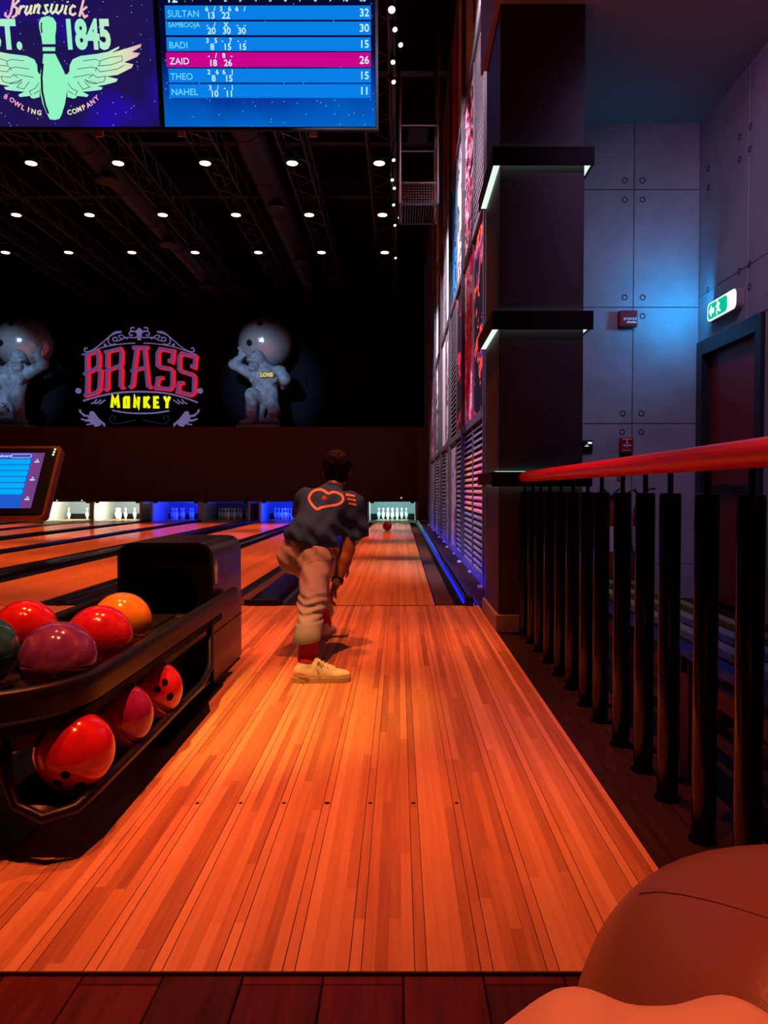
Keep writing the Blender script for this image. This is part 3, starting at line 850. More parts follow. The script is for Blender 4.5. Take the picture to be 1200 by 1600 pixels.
for j, ks in VIS.items():
    for k in ks:
        x, y = TRUSS_X[k], ROW_Y[j]
        o = empty('downlight', (x, y, LAMP_Z), f'round warm downlight, {ORD[k]} from the panel wall in the {ROWN[j]}', 'downlight', 'truss downlights')
        MB().lathe([(.105, .0), (.125, .02), (.125, .16), (.06, .20)], 20, (x, y, LAMP_Z)).build('housing', M['black'], o, smooth=True, flat_angle=40)
        MB().lathe([(.10, .0), (.10, .008)], 20, (x, y, LAMP_Z - .009)).build('lens', M['lamp'], o)
        MB().box(x - .13, x - .12, y - .02, y + .02, LAMP_Z + .1, LAMP_Z + .24).box(x + .12, x + .13, y - .02, y + .02, LAMP_Z + .1, LAMP_Z + .24).box(x - .13, x + .13, y - .02, y + .02, LAMP_Z + .235, LAMP_Z + .245).box(x - .13, x + .13, y - .02, y + .02, LAMP_Z + .10, LAMP_Z + .11).build('yoke', M['black'], o)
# track with spots along the panel wall side
trk = [(612, 15), (617, 46), (626, 70), (614, 97), (615, 128), (615, 250), (613, 281), (616, 294), (615, 320), (624, 340), (617, 352), (618, 403)]
TZ = 6.55
for i, (px, py) in enumerate(trk):
    p = atZ(px, py, TZ)
    o = empty('track_spot', p, f'small white track spot, {("topmost" if i == 0 else ORD[i] if i < 8 else ["ninth", "tenth", "eleventh", "lowest"][i - 8])} down the line beside the screens', 'spotlight', 'track spots')
    dirv = Vector((.35 if i % 3 else .1, -.55, -1)).normalized(); r = .042 if i < 1 else .030
    MB().tube([p - dirv * .16, p], [r * .9, r * 1.15], 12).build('can', M['black'], o, smooth=True, flat_angle=40)
    MB().tube([p, p + dirv * .008], r, 12).build('lens', M['trackwhite'], o)
    MB().tube([p - dirv * .1, (-.085, p.y, TZ + .352)], .01, 6).build('arm', M['black'], o)
o = empty('light_track', (-.06, 8, TZ + .35), 'thin black light track beside the screens', 'light track')
MB().box(-.115, -.055, 7.5, 21.5, TZ + .35, TZ + .40).build('rail', M['truss'], o)
for y in (9, 14, 19): MB().tube([(-.085, y, TZ + .4), (-.085, y, 8.98)], .012, 6).build('drop_rod', M['truss'], o)
# steel beams and ducts lost in the dark
for i, (y, z) in enumerate(((10.6, 7.9), (13.0, 7.9), (15.6, 7.9), (18.4, 7.9))):
    o = empty('ceiling_beam', (-6, y, z), f'dark steel ceiling beam, {ORD[i]} one beyond the screens', 'beam', 'ceiling beams')
    MB().box(-15.9, .8, y - .09, y + .09, z, z + .02).build('lower_flange', M['truss'], o)
    MB().box(-15.9, .8, y - .01, y + .01, z + .02, z + .36).build('web', M['truss'], o)
    MB().box(-15.9, .8, y - .09, y + .09, z + .36, z + .38).build('upper_flange', M['truss'], o)
for i, (x, y0, y1) in enumerate(((-2.8, 11.5, 25.5), (-5.9, 10.0, 25.5))):
    o = empty('air_duct', (x, y0, 7.7), ['round dark air duct above the score screen', 'round dark air duct above the logo screen'][i], 'air duct', 'air ducts')
    MB().tube([(x, y0, 7.57), (x, y1, 7.57)], .3, 18).build('pipe', M['truss'], o, smooth=True, flat_angle=40)
    for y in np.arange(y0 + .6, y1, 2.0): MB().lathe([(.315, -.02), (.315, .02)], 18, (x, y, 7.57), 'Y').build('seam_ring', M['truss'], o)
    for y in np.arange(y0 + 1.5, y1, 4.0): MB().lathe([(.22, 7.1), (.24, 7.12), (.12, 7.3)], 16, (x + .1, y, 0)).build('diffuser', M['truss'], o)
# hanging cage by the panel wall
gY = 12.0
g0 = atY(625, 285, gY); g1 = atY(684, 285, gY); gt = atY(625, 180, gY).z; gb = atY(625, 318, gY).z
o = empty('hanging_cage', (g0.x + .3, gY, gb), 'metal cage with a mesh basket hanging beside the panel wall', 'cage')
for x in (g0.x, g1.x):
    for y in (gY, gY + .9):
        MB().tube([(x, y, gb), (x, y, 8.98)], .022, 8).build('upright', M['steel'], o, smooth=True)
for z in (g0.z, gt - .15, gb):
    MB().tube([(g0.x, gY, z), (g1.x, gY, z), (g1.x, gY + .9, z), (g0.x, gY + .9, z)], .02, 6, closed=True).build('ring_bar', M['steel'] if z != gb else M['truss'], o)
wg = MB()
for f in np.linspace(0, 1, 15)[1:-1]: wg.tube([(g0.x + (g1.x - g0.x) * f, gY, gb), (g0.x + (g1.x - g0.x) * f, gY, g0.z)], .004, 4)
for f in np.linspace(0, 1, 9)[1:-1]: wg.tube([(g0.x, gY, gb + (g0.z - gb) * f), (g1.x, gY, gb + (g0.z - gb) * f)], .004, 4)
for f in np.linspace(0, 1, 15)[1:-1]: wg.tube([(g0.x + (g1.x - g0.x) * f, gY, gb), (g0.x + (g1.x - g0.x) * f, gY + .9, gb)], .004, 4)
M['wire'] = mat('reddish_wire', (.16, .08, .08), .5, metal=.5)
tag(wg.build('basket_mesh', M['wire'], o), kind='stuff')
MB().box(g0.x + .12, g1.x - .12, gY + .2, gY + .7, gt - .1, gt + .2).build('projector_box', M['matteblack'], o, bevel=.02)

# ================================================================== overhead screens
SCR_T = math.radians(10)
scrY = 8.5
sP = atY(420, 200, scrY)                                  # a point on the lower edge
sU = Vector((1, 0, 0)); sV = Vector((0, -math.sin(SCR_T), math.cos(SCR_T))); sN = sU.cross(sV)   # sN faces the viewers
if sN.y > 0: sN = -sN
def onscr(px, py, off=0.0):
    d = ray(px, py); o = Vector((0, 0, CAM_Z))
    t = (sP - o).dot(sN) / d.dot(sN); return o + d * t + sN * off
def scrfn(u, v, w): return onscr(u, v, w)
def screen_mat(name, c1, c2, c3, glow):
    m = bpy.data.materials.new(name); m.use_nodes = True; nt = m.node_tree; nt.nodes.clear()
    g = nd(nt, 'ShaderNodeNewGeometry')
    n = nd(nt, 'ShaderNodeTexNoise'); n.inputs['Scale'].default_value = 1.1; n.inputs['Detail'].default_value = 2
    nt.links.new(g.outputs['Position'], n.inputs['Vector'])
    col = ramp(nt, n.outputs[0], [(.3, c1), (.5, c2), (.68, c3)])
    vo = nd(nt, 'ShaderNodeTexVoronoi'); vo.inputs['Scale'].default_value = 16; nt.links.new(g.outputs['Position'], vo.inputs['Vector'])
    st = mathn(nt, 'LESS_THAN', vo.outputs['Distance'], .10)
    mx = nd(nt, 'ShaderNodeMix', data_type='RGBA'); nt.links.new(mathn(nt, 'MULTIPLY', st, .45), mx.inputs[0]); nt.links.new(col, mx.inputs[6]); mx.inputs[7].default_value = (.45, .6, .9, 1)
    e = nd(nt, 'ShaderNodeEmission'); nt.links.new(mx.outputs[2], e.inputs[0]); e.inputs[1].default_value = glow
    o = nd(nt, 'ShaderNodeOutputMaterial'); nt.links.new(e.outputs[0], o.inputs[0]); return m
def score_bg():
    m = screen_mat('score_bg', srgb(4, 10, 50), srgb(4, 60, 160), srgb(0, 105, 205), 1.0); nt = m.node_tree
    rp_ = [n for n in nt.nodes if n.type == 'VALTORGB'][0]; ns = [n for n in nt.nodes if n.type == 'TEX_NOISE'][0]; g = [n for n in nt.nodes if n.type == 'NEW_GEOMETRY'][0]
    sp = nd(nt, 'ShaderNodeSeparateXYZ'); nt.links.new(g.outputs['Position'], sp.inputs[0])
    z0 = onscr(420, 198).z
    f = mathn(nt, 'ADD', mathn(nt, 'MULTIPLY', mathn(nt, 'SUBTRACT', sp.outputs[2], z0), -.55), mathn(nt, 'ADD', mathn(nt, 'MULTIPLY', ns.outputs[0], .35), .50))
    nt.links.new(f, rp_.inputs[0]); return m
def screen(name, label, x0, x1, m):
    a = onscr(x0, 198); b = onscr(x1, 198)
    ax, bx = a.x, b.x; H = 1.50
    o = empty(name, a, label, 'screen')
    def q(x, h, off): return Vector((x, 0, 0)) + Vector((0, a.y, a.z)) + sV * h + sN * off
    MB().hexa([q(ax - .03, -.03, -.09), q(bx + .03, -.03, -.09), q(bx + .03, H + .03, -.09), q(ax - .03, H + .03, -.09), q(ax - .03, -.03, -.002), q(bx + .03, -.03, -.002), q(bx + .03, H + .03, -.002), q(ax - .03, H + .03, -.002)]).build('casing', M['matteblack'], o)
    MB().add([q(ax, 0, 0), q(bx, 0, 0), q(bx, H, 0), q(ax, H, 0)], [(0, 1, 2, 3)]).build('display', m, o)
    for f in (.07, .70):
        x = ax + (bx - ax) * f
        MB().hexa([q(x - .04, -.09, -.06), q(x + .04, -.09, -.06), q(x + .04, -.03, -.06), q(x - .04, -.03, -.06), q(x - .04, -.09, -.02), q(x + .04, -.09, -.02), q(x + .04, -.03, -.02), q(x - .04, -.03, -.02)]).build('bracket', M['fascia'], o)
    for f in (.2, .8):
        x = ax + (bx - ax) * f; p = q(x, H * .8, -.12)
        MB().tube([p, (x, p.y, 8.98)], .03, 8).build('hanger', M['truss'], o)
    return o
s1 = screen('score_screen', 'large blue score screen listing six players, hung over the lanes', 258, 587, score_bg())
s2 = screen('logo_screen', 'large dark purple screen with a winged bowling pin emblem', -75, 250, screen_mat('logo_bg', srgb(34, 22, 72), srgb(30, 18, 84), srgb(40, 12, 170), 1.0))
EB = emat('score_bar_blue', srgb(8, 128, 232), 1); EP = emat('score_bar_pink', srgb(205, 0, 140), 1); EW = emat('score_text_white', srgb(190, 240, 255), 1.1); EC = emat('score_text_cyan', srgb(110, 225, 255), 1.0)
ED = emat('screen_ink', srgb(20, 14, 40), 1.0)
def textmat(px, py, off):
    p = onscr(px, py, off); R = Matrix((sU, sV, sN)).transposed().to_4x4(); return Matrix.Translation(p) @ R
SC = scrY / FPX                                            # metres per pixel at the screens
rows = [('SULTAN', '32', 257.5, 9, 31, EB, [('6 /', '13'), ('3 6', '22'), ('6 /', '')], 27),
        ('SAMBOOJA', '30', 258.5, 34, 55, EB, [('- /', '20'), ('X', '30'), ('- -', '30')], 43),
        ('BADI', '15', 260, 58.5, 80, EB, [('3 5', '8'), ('- 7', '15'), ('- -', '15')], 76),
        ('ZAID', '26', 259.5, 82, 105, EP, [('- /', '18'), ('8 -', '26')], 101),
        ('THEO', '15', 263, 107.5, 129, EB, [('2 6', '8'), ('6 1', '15')], 125),
        ('NAHEL', '11', 264.5, 132, 153, EB, [('3 /', '10'), ('- 1', '11')], 149)]
for i, (nm, tot, xl, y0, y1, m, fr, yb) in enumerate(rows):
    rw = MB().prism([(xl, y0), (579, y0), (580, y1), (xl + 1, y1)], scrfn, .003, .006).build('score_row', m, s1)
    dx = i * 1.2
    text('player_name', nm, (9.5 if nm == 'SAMBOOJA' else 13) * SC * 1.0, textmat(262 + dx, yb, .009), EC if m is EB else EW, rw, sx=1.0)
    for j, (a, b) in enumerate(fr):
        xx = 329 + j * 23.5 + dx * .9
        text('throw_marks', a.replace(' ', '   '), 9.5 * SC, textmat(xx, y0 + 9.0, .009), EW, rw, align='CENTER', bold=.001)
        if b: text('frame_score', b, 12.5 * SC, textmat(xx + 1, y1 - 1.5, .009), EW, rw, align='CENTER', bold=.0012)
    text('total_score', tot, 15 * SC, textmat(577, y1 - 5, .009), EW, rw, align='RIGHT', bold=.0012)
text('lane_number', '12', 17 * SC, textmat(260, 4, .006), EW, s1, bold=.002)
for j in range(10): text('frame_number', str(j + 1), 9 * SC, textmat(329 + j * 23.4, 2.5, .006), EW, s1, align='CENTER', bold=.001)
text('frame_number', '4.0', 9 * SC, textmat(566, 2.5, .006), EW, s1, align='CENTER', bold=.001)

# emblem on the logo screen; outlines in pixels of a 4.615x enlargement
def cr(pts): return [(x / 4.615, y / 4.615) for x, y in pts]
def grad_emit(name, stops, scale=1.0):
    m = bpy.data.materials.new(name); m.use_nodes = True; nt = m.node_tree; nt.nodes.clear()
    g = nd(nt, 'ShaderNodeNewGeometry'); sp = nd(nt, 'ShaderNodeSeparateXYZ'); nt.links.new(g.outputs['Position'], sp.inputs[0])
    cxw = onscr(83, 100).x
    f = mathn(nt, 'DIVIDE', mathn(nt, 'ABSOLUTE', mathn(nt, 'SUBTRACT', sp.outputs[0], cxw)), 1.0)
    col = ramp(nt, f, stops)
    e = nd(nt, 'ShaderNodeEmission'); nt.links.new(col, e.inputs[0]); e.inputs[1].default_value = scale
    o = nd(nt, 'ShaderNodeOutputMaterial'); nt.links.new(e.outputs[0], o.inputs[0]); return m
LG = grad_emit('emblem_print', [(0, srgb(140, 245, 190)), (.45, srgb(165, 240, 205)), (.75, srgb(215, 232, 190)), (1.0, srgb(240, 150, 190))])
LP = grad_emit('emblem_script', [(0, srgb(215, 240, 190)), (.25, srgb(235, 225, 190)), (.48, srgb(245, 150, 200)), (1.0, srgb(240, 130, 200))])
emb = MB().prism(cr([(315, 390), (400, 390), (430, 450), (465, 520), (485, 590), (485, 660), (470, 750), (445, 830), (430, 858), (400, 866), (362, 862), (340, 820), (310, 750), (295, 680), (290, 600), (295, 520), (310, 450)]), scrfn, .006, .009).build('emblem_pin_body', LG, s2)
MB().prism(cr([(283, 165), (300, 130), (345, 118), (385, 130), (407, 165), (407, 210), (400, 260), (402, 320), (308, 320), (300, 260), (287, 210)]), scrfn, .006, .009).build('emblem_pin_head', LG, s2)
MB().prism(cr([(310, 342), (400, 342), (400, 370), (310, 370)]), scrfn, .006, .009).build('emblem_pin_band', LG, s2)
MB().ribbon(cr([(312, 460), (303, 560), (307, 660), (328, 760), (352, 822)]), 1.6, scrfn, .010, .011).build('emblem_shade_line', ED, emb)
MB().ribbon(cr([(303, 165), (300, 200), (306, 240)]), 1.0, scrfn, .010, .011).build('emblem_shade_line', ED, emb)
wing = [(487, 700), (485, 600), (470, 540), (490, 535), (502, 515), (505, 470), (525, 430), (580, 405), (700, 390), (780, 375), (830, 350), (862, 335), (856, 352), (800, 385), (1020, 318), (1015, 340), (950, 376), (1010, 385), (990, 410), (895, 450), (962, 465), (950, 490), (850, 540), (765, 552), (850, 570), (840, 590), (760, 612), (700, 622), (742, 632), (730, 648), (650, 658), (595, 662), (640, 685), (630, 700), (555, 692), (550, 706), (530, 712)]
veins = [[(725, 440), (800, 415), (880, 405), (885, 440), (800, 470), (705, 478)], [(695, 485), (720, 520), (850, 500), (900, 470)], [(665, 535), (700, 560), (765, 552), (750, 590), (700, 602), (615, 580)], [(615, 570), (640, 600), (700, 605)], [(560, 590), (600, 645), (650, 630), (610, 590)], [(490, 600), (520, 640), (560, 660), (545, 690)], [(600, 440), (690, 430), (725, 445), (715, 475)], [(560, 500), (660, 485), (697, 495), (690, 515)], [(530, 560), (640, 540), (668, 545), (640, 565)], [(490, 655), (530, 680)]]
for s_ in (1, -1):
    mir = lambda P: cr([(387 + s_ * (x - 387), y) for x, y in P])
    wg_ = MB().prism(mir(wing), scrfn, .003, .006).build('emblem_wing', LG, s2)
    for v in veins: MB().ribbon(mir(v), .45, scrfn, .0065, .0075).build('feather_line', ED, wg_)
scr = {'B': [[(105, -22), (92, 40), (80, 98), (62, 130), (40, 112), (44, 90)], [(78, -8), (122, -22), (136, 8), (97, 46), (126, 62), (120, 110), (88, 131)]],
       'r': [[(153, 42), (136, 106)], [(141, 76), (165, 47), (183, 50)]], 'u': [[(200, 42), (184, 90), (194, 105), (216, 85), (231, 38)], [(231, 38), (218, 95), (231, 102)]],
       'n': [[(260, 34), (243, 100)], [(249, 66), (278, 36), (289, 46), (275, 92), (288, 98)]], 's': [[(352, 38), (328, 42), (334, 66), (346, 88), (326, 102), (308, 90)]],
       'w': [[(380, 28), (366, 82), (380, 98), (402, 80), (416, 32)], [(416, 32), (404, 86), (422, 98), (446, 74), (456, 36)]], 'i': [[(483, 40), (468, 95), (482, 103)], [(489, 12), (491, 20)]],
       'c': [[(548, 54), (528, 42), (508, 66), (508, 100), (528, 110), (550, 96)]], 'k': [[(606, -4), (574, 122)], [(630, 50), (588, 82), (612, 126), (634, 112)]]}
for ch, sts in scr.items():
    mb = MB()
    for st in sts: mb.ribbon(cr(st), 1.75, scrfn, .006, .008)
    mb.build('emblem_script', LP, s2)
text('emblem_word', 'EST.', 54 * SC, textmat(-36, 75, .006), LG, s2, bold=.018, sx=.72)
text('emblem_word', '1845', 54 * SC, textmat(101, 75, .006), LG, s2, bold=.018, sx=.66)
for wd, pts in (('BOWLING', [(36, 690), (82, 715), (122, 745), (163, 770), (204, 785), (242, 800), (285, 808)]), ('COMPANY', [(505, 805), (543, 797), (578, 783), (612, 768), (648, 750), (678, 728), (708, 700)])):
    for ch, (x, y), i in zip(wd, pts, range(7)):
        a = (-.62 + .085 * i) if wd == 'BOWLING' else (.12 + .09 * i)
        text('emblem_letter', ch, 9.5 * SC, Matrix.Translation(onscr(x / 4.615, (y + 22) / 4.615, .006)) @ Matrix((sU, sV, sN)).transposed().to_4x4() @ Matrix.Rotation(a, 4, 'Z'), LP, s2, align='CENTER', bold=.002)

# ================================================================== BRASS MONKEY sign on the far wall
sgY = 26.70; k5 = 5.4545
def sg(u, v, w): p = atY(110 + u / k5, 500 + v / k5, sgY); return (p.x, sgY - w, p.z)
sc_ = sg(590, 480, 0)
sign = empty('wall_sign', (sc_[0], sgY, sc_[2] - 1.6), 'illuminated wall sign reading BRASS MONKEY in red outlined and yellow letters', 'sign')
SP_ = emat('sign_violet', srgb(112, 100, 150), .85); SF = emat('sign_letter_face', srgb(104, 70, 122), .8); SR = emat('sign_red_neon', (.86, .006, .028), 1.0); SY = emat('sign_yellow', srgb(240, 245, 10), 1.0); SD = emat('sign_dim', srgb(26, 22, 38), .8); SK = emat('sign_pink_core', srgb(255, 120, 140), 1.0)
BR = [
 [[(128, 302), (232, 272), (245, 300), (245, 392), (228, 412), (122, 466)], [(148, 300), (146, 445)], [(232, 420), (262, 436), (252, 588), (232, 618), (126, 648)], [(152, 462), (146, 640)]],
 [[(298, 278), (424, 248), (440, 275), (438, 372), (424, 392), (306, 436)], [(320, 275), (318, 405)], [(320, 425), (318, 580), (298, 604)], [(424, 400), (436, 430), (432, 560), (452, 586)]],
 [[(536, 238), (662, 238)], [(570, 245), (546, 415)], [(634, 245), (664, 560), (692, 580)], [(522, 436), (644, 404)], [(546, 432), (534, 556), (508, 580)]],
 [[(838, 345), (868, 358), (878, 268), (768, 250), (746, 290), (746, 386), (770, 406), (852, 418), (872, 440), (872, 560), (850, 592), (736, 580), (748, 500), (790, 496)]],
 [[(1030, 392), (1060, 405), (1068, 318), (952, 288), (930, 320), (930, 420), (950, 440), (1040, 468), (1058, 490), (1054, 620), (1030, 642), (916, 612), (928, 540), (965, 540)]]]
for L in BR:
    f = MB(); r = MB(); kk = MB()
    for st in L:
        f.ribbon(st, 11, sg, .10, .14); kk.ribbon(st, 17.5, sg, .06, .075)
        r.ribbon([(x + 4, y + 1) for x, y in st], 18, sg, .02, .05); r.ribbon([(x + 14, y + 2) for x, y in st], 13, sg, .0, .03)
        kk.v = kk.v
    b = f.build('letter', SF, sign); r.build('letter_shadow_neon', SR, b)
    hi = MB()
    for st in L: hi.ribbon(st, 15.5, sg, .055, .07)
    hi.build('letter_outline_neon', SR, b)
MK = [[[(358, 748), (364, 656), (387, 706), (408, 656), (415, 748)]], [[(466, 662), (498, 662), (498, 742), (466, 742), (466, 662)]], [[(552, 748), (552, 656), (584, 746), (586, 656)]], [[(638, 654), (638, 750)], [(674, 654), (644, 700), (678, 750)]], [[(756, 662), (722, 662), (722, 744), (760, 744)], [(722, 704), (752, 704)]], [[(804, 654), (828, 702), (850, 654)], [(828, 702), (826, 752)]]]
for L in MK:
    f = MB()
    for st in L: f.ribbon(st, 11, sg, .02, .08)
    f.build('letter', SY, sign)
def sgtube(name, pts, r, m, smoothn=6):
    P = [Vector(p) for p in pts]; Q = []
    for i in range(len(P) - 1):                              # Catmull-Rom
        p0 = P[max(0, i - 1)]; p1 = P[i]; p2 = P[i + 1]; p3 = P[min(len(P) - 1, i + 2)]
        for t in np.linspace(0, 1, smoothn, endpoint=False):
            Q.append(.5 * ((2 * p1) + (p2 - p0) * t + (2 * p0 - 5 * p1 + 4 * p2 - p3) * t * t + (3 * p1 - p0 - 3 * p2 + p3) * t ** 3))
    Q.append(P[-1])
    MB().ribbon([(q.x, q.y) for q in Q], r, sg, .02, .05).build(name, m, sign)
sgtube('arch_bar', [(112, 690), (250, 650), (400, 622), (590, 612), (790, 622), (950, 655), (1088, 705)], 7, SP_)
sgtube('under_bar', [(360, 770), (470, 790), (600, 797), (730, 792), (845, 775)], 6, SP_)
for s_ in (1, -1):
    mx_ = lambda P: [(590 + s_ * (x - 590), y) for x, y in P]
    sgtube('scroll', mx_([(625, 198), (730, 205), (860, 225), (960, 255), (1080, 298)]), 3.5, SP_)
    sgtube('scroll', mx_([(740, 100), (800, 108), (870, 165), (960, 240), (1020, 270), (1055, 268), (1050, 240), (1030, 245)]), 4, SP_)
    sgtube('scroll', mx_([(625, 100), (660, 95), (655, 65), (630, 70)]), 4, SP_)
    sgtube('scroll', mx_([(720, 155), (670, 150), (615, 150), (608, 120), (635, 95), (675, 110), (665, 135), (645, 125)]), 4, SP_)
    sgtube('scroll', mx_([(720, 155), (760, 175), (810, 180), (812, 155), (785, 150), (780, 168)]), 4, SP_)
    sgtube('scroll', mx_([(745, 105), (790, 115), (840, 140), (855, 180), (835, 210), (790, 205)]), 4, SP_)
    sgtube('scroll', mx_([(690, 165), (740, 130), (765, 140), (745, 160)]), 3.5, SP_)
    sgtube('scroll', mx_([(868, 225), (885, 205), (885, 235)]), 4, SP_)
    for q in range(3): sgtube('feather_dash', mx_([(880 + q * 36, 690 - q * 3 - 8), (905 + q * 34, 700 + q * 2), (930 + q * 35, 718 - q * 3)]), 5, SP_)
    MB().prism([(590 + s_ * 518 + 24 * math.cos(a), 605 + 24 * math.sin(a)) for a in np.linspace(0, 2 * PI, 20, endpoint=False)], sg, .02, .06).build('bead', SP_, sign)
    mk_ = [(972, 790), (985, 778), (1005, 780), (1015, 795), (1012, 812), (1045, 810), (1080, 790), (1088, 765), (1104, 762), (1100, 785), (1062, 822), (1025, 828), (1018, 845), (1050, 848), (1085, 836), (1084, 850), (1040, 866), (1010, 868), (1000, 880), (1040, 888), (1035, 898), (985, 890), (975, 895), (970, 910), (945, 908), (915, 895), (922, 880), (905, 885), (893, 905), (880, 910), (882, 885), (905, 865), (925, 850), (950, 820)]
    MB().prism(mx_(mk_), sg, .02, .05).build('monkey_silhouette', SP_, sign)
    sgtube('dim_scroll', mx_([(620, 850), (700, 870), (790, 885), (840, 860), (830, 820), (795, 825), (805, 850)]), 5, SD)
MB().prism([(572, 172), (582, 140), (578, 112), (556, 100), (566, 88), (590, 66), (614, 88), (624, 100), (602, 112), (598, 140), (608, 172)], sg, .02, .05).build('finial', SP_, sign)

# ================================================================== gorilla statues with mirror balls
M['stone'] = mat('blue_grey_stone', (.16, .20, .25), .75, noise=.45, nscale=5, bump=.5, bscale=14)
stY = 25.4
kS = stY / FPX / 7.62
def build_statue():
    S_ = SDF((-1.3, -.85, -.02), (1.15, .8, 2.95), .032)
    c = lambda cx, cy, y=0: ((cx - 540) * kS, y, (1490 - cy) * kS)
    # torso
    S_.ell(c(560, 960), (.42, .36, .52), k=.1); S_.ell(c(540, 830, -.03), (.50, .34, .34), k=.15); S_.ell(c(590, 1090), (.38, .34, .34), k=.12)
    S_.ell(c(470, 900, -.24), (.22, .16, .2), k=.1); S_.ell(c(650, 900, -.24), (.24, .16, .2), k=.1)
    # lowered arm
    S_.cap(c(740, 810), c(800, 900, -.05), .22, .19, k=.12); S_.cap(c(800, 900, -.05), c(770, 960, .3), .18, .15, k=.1)
    # raised arm and hand
    S_.cap(c(380, 820), c(200, 730, -.05), .20, .15, k=.12); S_.cap(c(195, 725, -.05), c(285, 630, .05), .16, .11, k=.08)
    S_.ell(c(285, 580, .05), (.11, .08, .13), k=.05)
    for i, (x, y) in enumerate(((245, 510), (275, 490), (305, 492), (332, 520))):
        S_.cap(c(262 + i * 18, 565, .05), c(x, y, .1), .042, .032, k=.015)
    S_.cap(c(310, 600, .05), c(345, 620, .0), .04, .032, k=.015)
    # head: skull with crest, brow, muzzle, jaw
    S_.ell(c(480, 660, -.12), (.26, .30, .30), k=.08); S_.ell(c(490, 590, -.06), (.15, .2, .14), k=.1)
    S_.ell(c(440, 690, -.38), (.20, .07, .05), k=.04); S_.ell(c(455, 760, -.36), (.17, .17, .16), k=.06); S_.ell(c(455, 800, -.32), (.14, .13, .08), k=.04)
    for x in (405, 478): S_.ell(c(x, 712, -.43), (.05, .05, .03), k=0, sub=True)
    S_.cap(c(410, 785, -.50), c(505, 785, -.50), .025, k=0, sub=True)
    S_.cap(c(520, 760), c(540, 820), .3, .3, k=.1)
    # raised knee (viewer left): thigh, shin, foot
    S_.cap(c(560, 1150, .05), c(440, 1100, -.45), .24, .22, k=.1); S_.cap(c(440, 1095, -.45), c(425, 1370, -.40), .21, .17, k=.06)
    S_.ell(c(400, 1415, -.5), (.25, .3, .12), k=.06)
    for i in range(4): S_.ell(c(330 + i * 42, 1430, -.75), (.055, .08, .06), k=.02)
    # kneeling leg: thigh, knee, shin on the plinth
    S_.cap(c(620, 1120), c(690, 1260, -.35), .25, .2, k=.1); S_.cap(c(690, 1280, -.3), c(600, 1390, .2), .19, .15, k=.08); S_.ell(c(640, 1400, -.15), (.28, .35, .13), k=.06)
    S_.cap(c(560, 1180, -.2), c(520, 1400, -.15), .10, .09, k=.05)
    S_.ell((-.02, .62, 2.927), (.92, .92, .92), k=0, sub=True)
    S_.cut((0, 0, .06), (0, 0, -1))
    S_.disp(lambda X, Y, Z: .008 * np.sin(X * 21 + Z * 5) * np.sin(Z * 27 + Y * 9) + .006 * np.sin(X * 47) * np.sin(Z * 39))
    return S_
root = empty('gorilla_statue', atY(411, 667, stY), 'grey stone gorilla statue with a yellow LOVE tag on its chest', 'statue', 'gorilla statues')
root.location.z = MASK_T + .004; root.location.x = atY(340 + 540 / 7.62, 600, stY).x
figure = build_statue().mesh('figure', M['stone'])
figure.parent = root
pr_ = MB().box(-.72, .68, -.82, .55, 0, .10).build('plinth', M['stone'], root, local=True, bevel=.02)
M['tagy'] = mat('glowing_tag_paint', (.75, .50, .03), .5, emit=(.7, .45, .02), es=.12); M['tagb'] = mat('tag_brown', (.16, .08, .01), .6)  # yellow paint given a faint glow of its own
M['mirror'] = mat('mirror_tile', (.50, .53, .58), .15, metal=.55)
def mirror_ball(loc, label):
    R_ = .905
    o = empty('mirror_ball', (loc[0], loc[1], loc[2] - R_), label, 'mirror ball', 'mirror balls')
    mb = MB(); nl = 56; rj = random.Random(11)
    for i in range(nl):
        a0, a1 = -PI / 2 + PI * i / nl, -PI / 2 + PI * (i + 1) / nl; am = (a0 + a1) / 2
        ns = max(3, int(2 * PI * math.cos(am) / (PI / nl)))
        for j in range(ns):
            b0, b1 = 2 * PI * j / ns, 2 * PI * (j + 1) / ns; g = .06
            t = [rj.uniform(-.0012, .0012) for _ in range(4)]
            P = []
            for (a, b, e) in ((a0 + (a1 - a0) * g, b0 + (b1 - b0) * g, t[0]), (a0 + (a1 - a0) * g, b1 - (b1 - b0) * g, t[1]), (a1 - (a1 - a0) * g, b1 - (b1 - b0) * g, t[2]), (a1 - (a1 - a0) * g, b0 + (b1 - b0) * g, t[3])):
                rr_ = R_ + e; P.append((loc[0] + rr_ * math.cos(a) * math.cos(b), loc[1] + rr_ * math.cos(a) * math.sin(b), loc[2] + rr_ * math.sin(a)))
            mb.add(P, [(0, 1, 2, 3)])
    tag(mb.build('mirror_tiles', M['mirror'], o), kind='stuff')
    MB().lathe([(R_ * .99 * math.cos(a) + .001, R_ * .99 * math.sin(a)) for a in np.linspace(-PI / 2, PI / 2, 25)], 40, loc).build('core', M['truss'], o, smooth=True)
    for dx, dz in ((-.05, .52), (-.38, -.12), (.30, .62)):
        n_ = Vector((dx, -math.sqrt(max(.01, .81 - dx * dx - dz * dz)), dz)).normalized(); p = Vector(loc) + n_ * R_ * .985
        MB().tube([p, p + n_ * .03], .105, 18).build('finger_hole', M['matteblack'], o)
bl = atY(408, 530, stY + .55)
mirror_ball((root.location.x - .02, stY + .62, root.location.z + 2.927), 'mirrored disco ball carried by the gorilla with the LOVE tag')
r2 = copy_tree(root); r2['label'] = 'grey stone gorilla statue cut by the frame edge, a heart on its chest'
r2.scale.x = -1; r2.location.x = atY(24, 600, stY).x
mirror_ball((r2.location.x + .02, stY + .62, root.location.z + 2.927), 'mirrored disco ball carried by the gorilla at the frame edge')
bpy.context.view_layer.update()
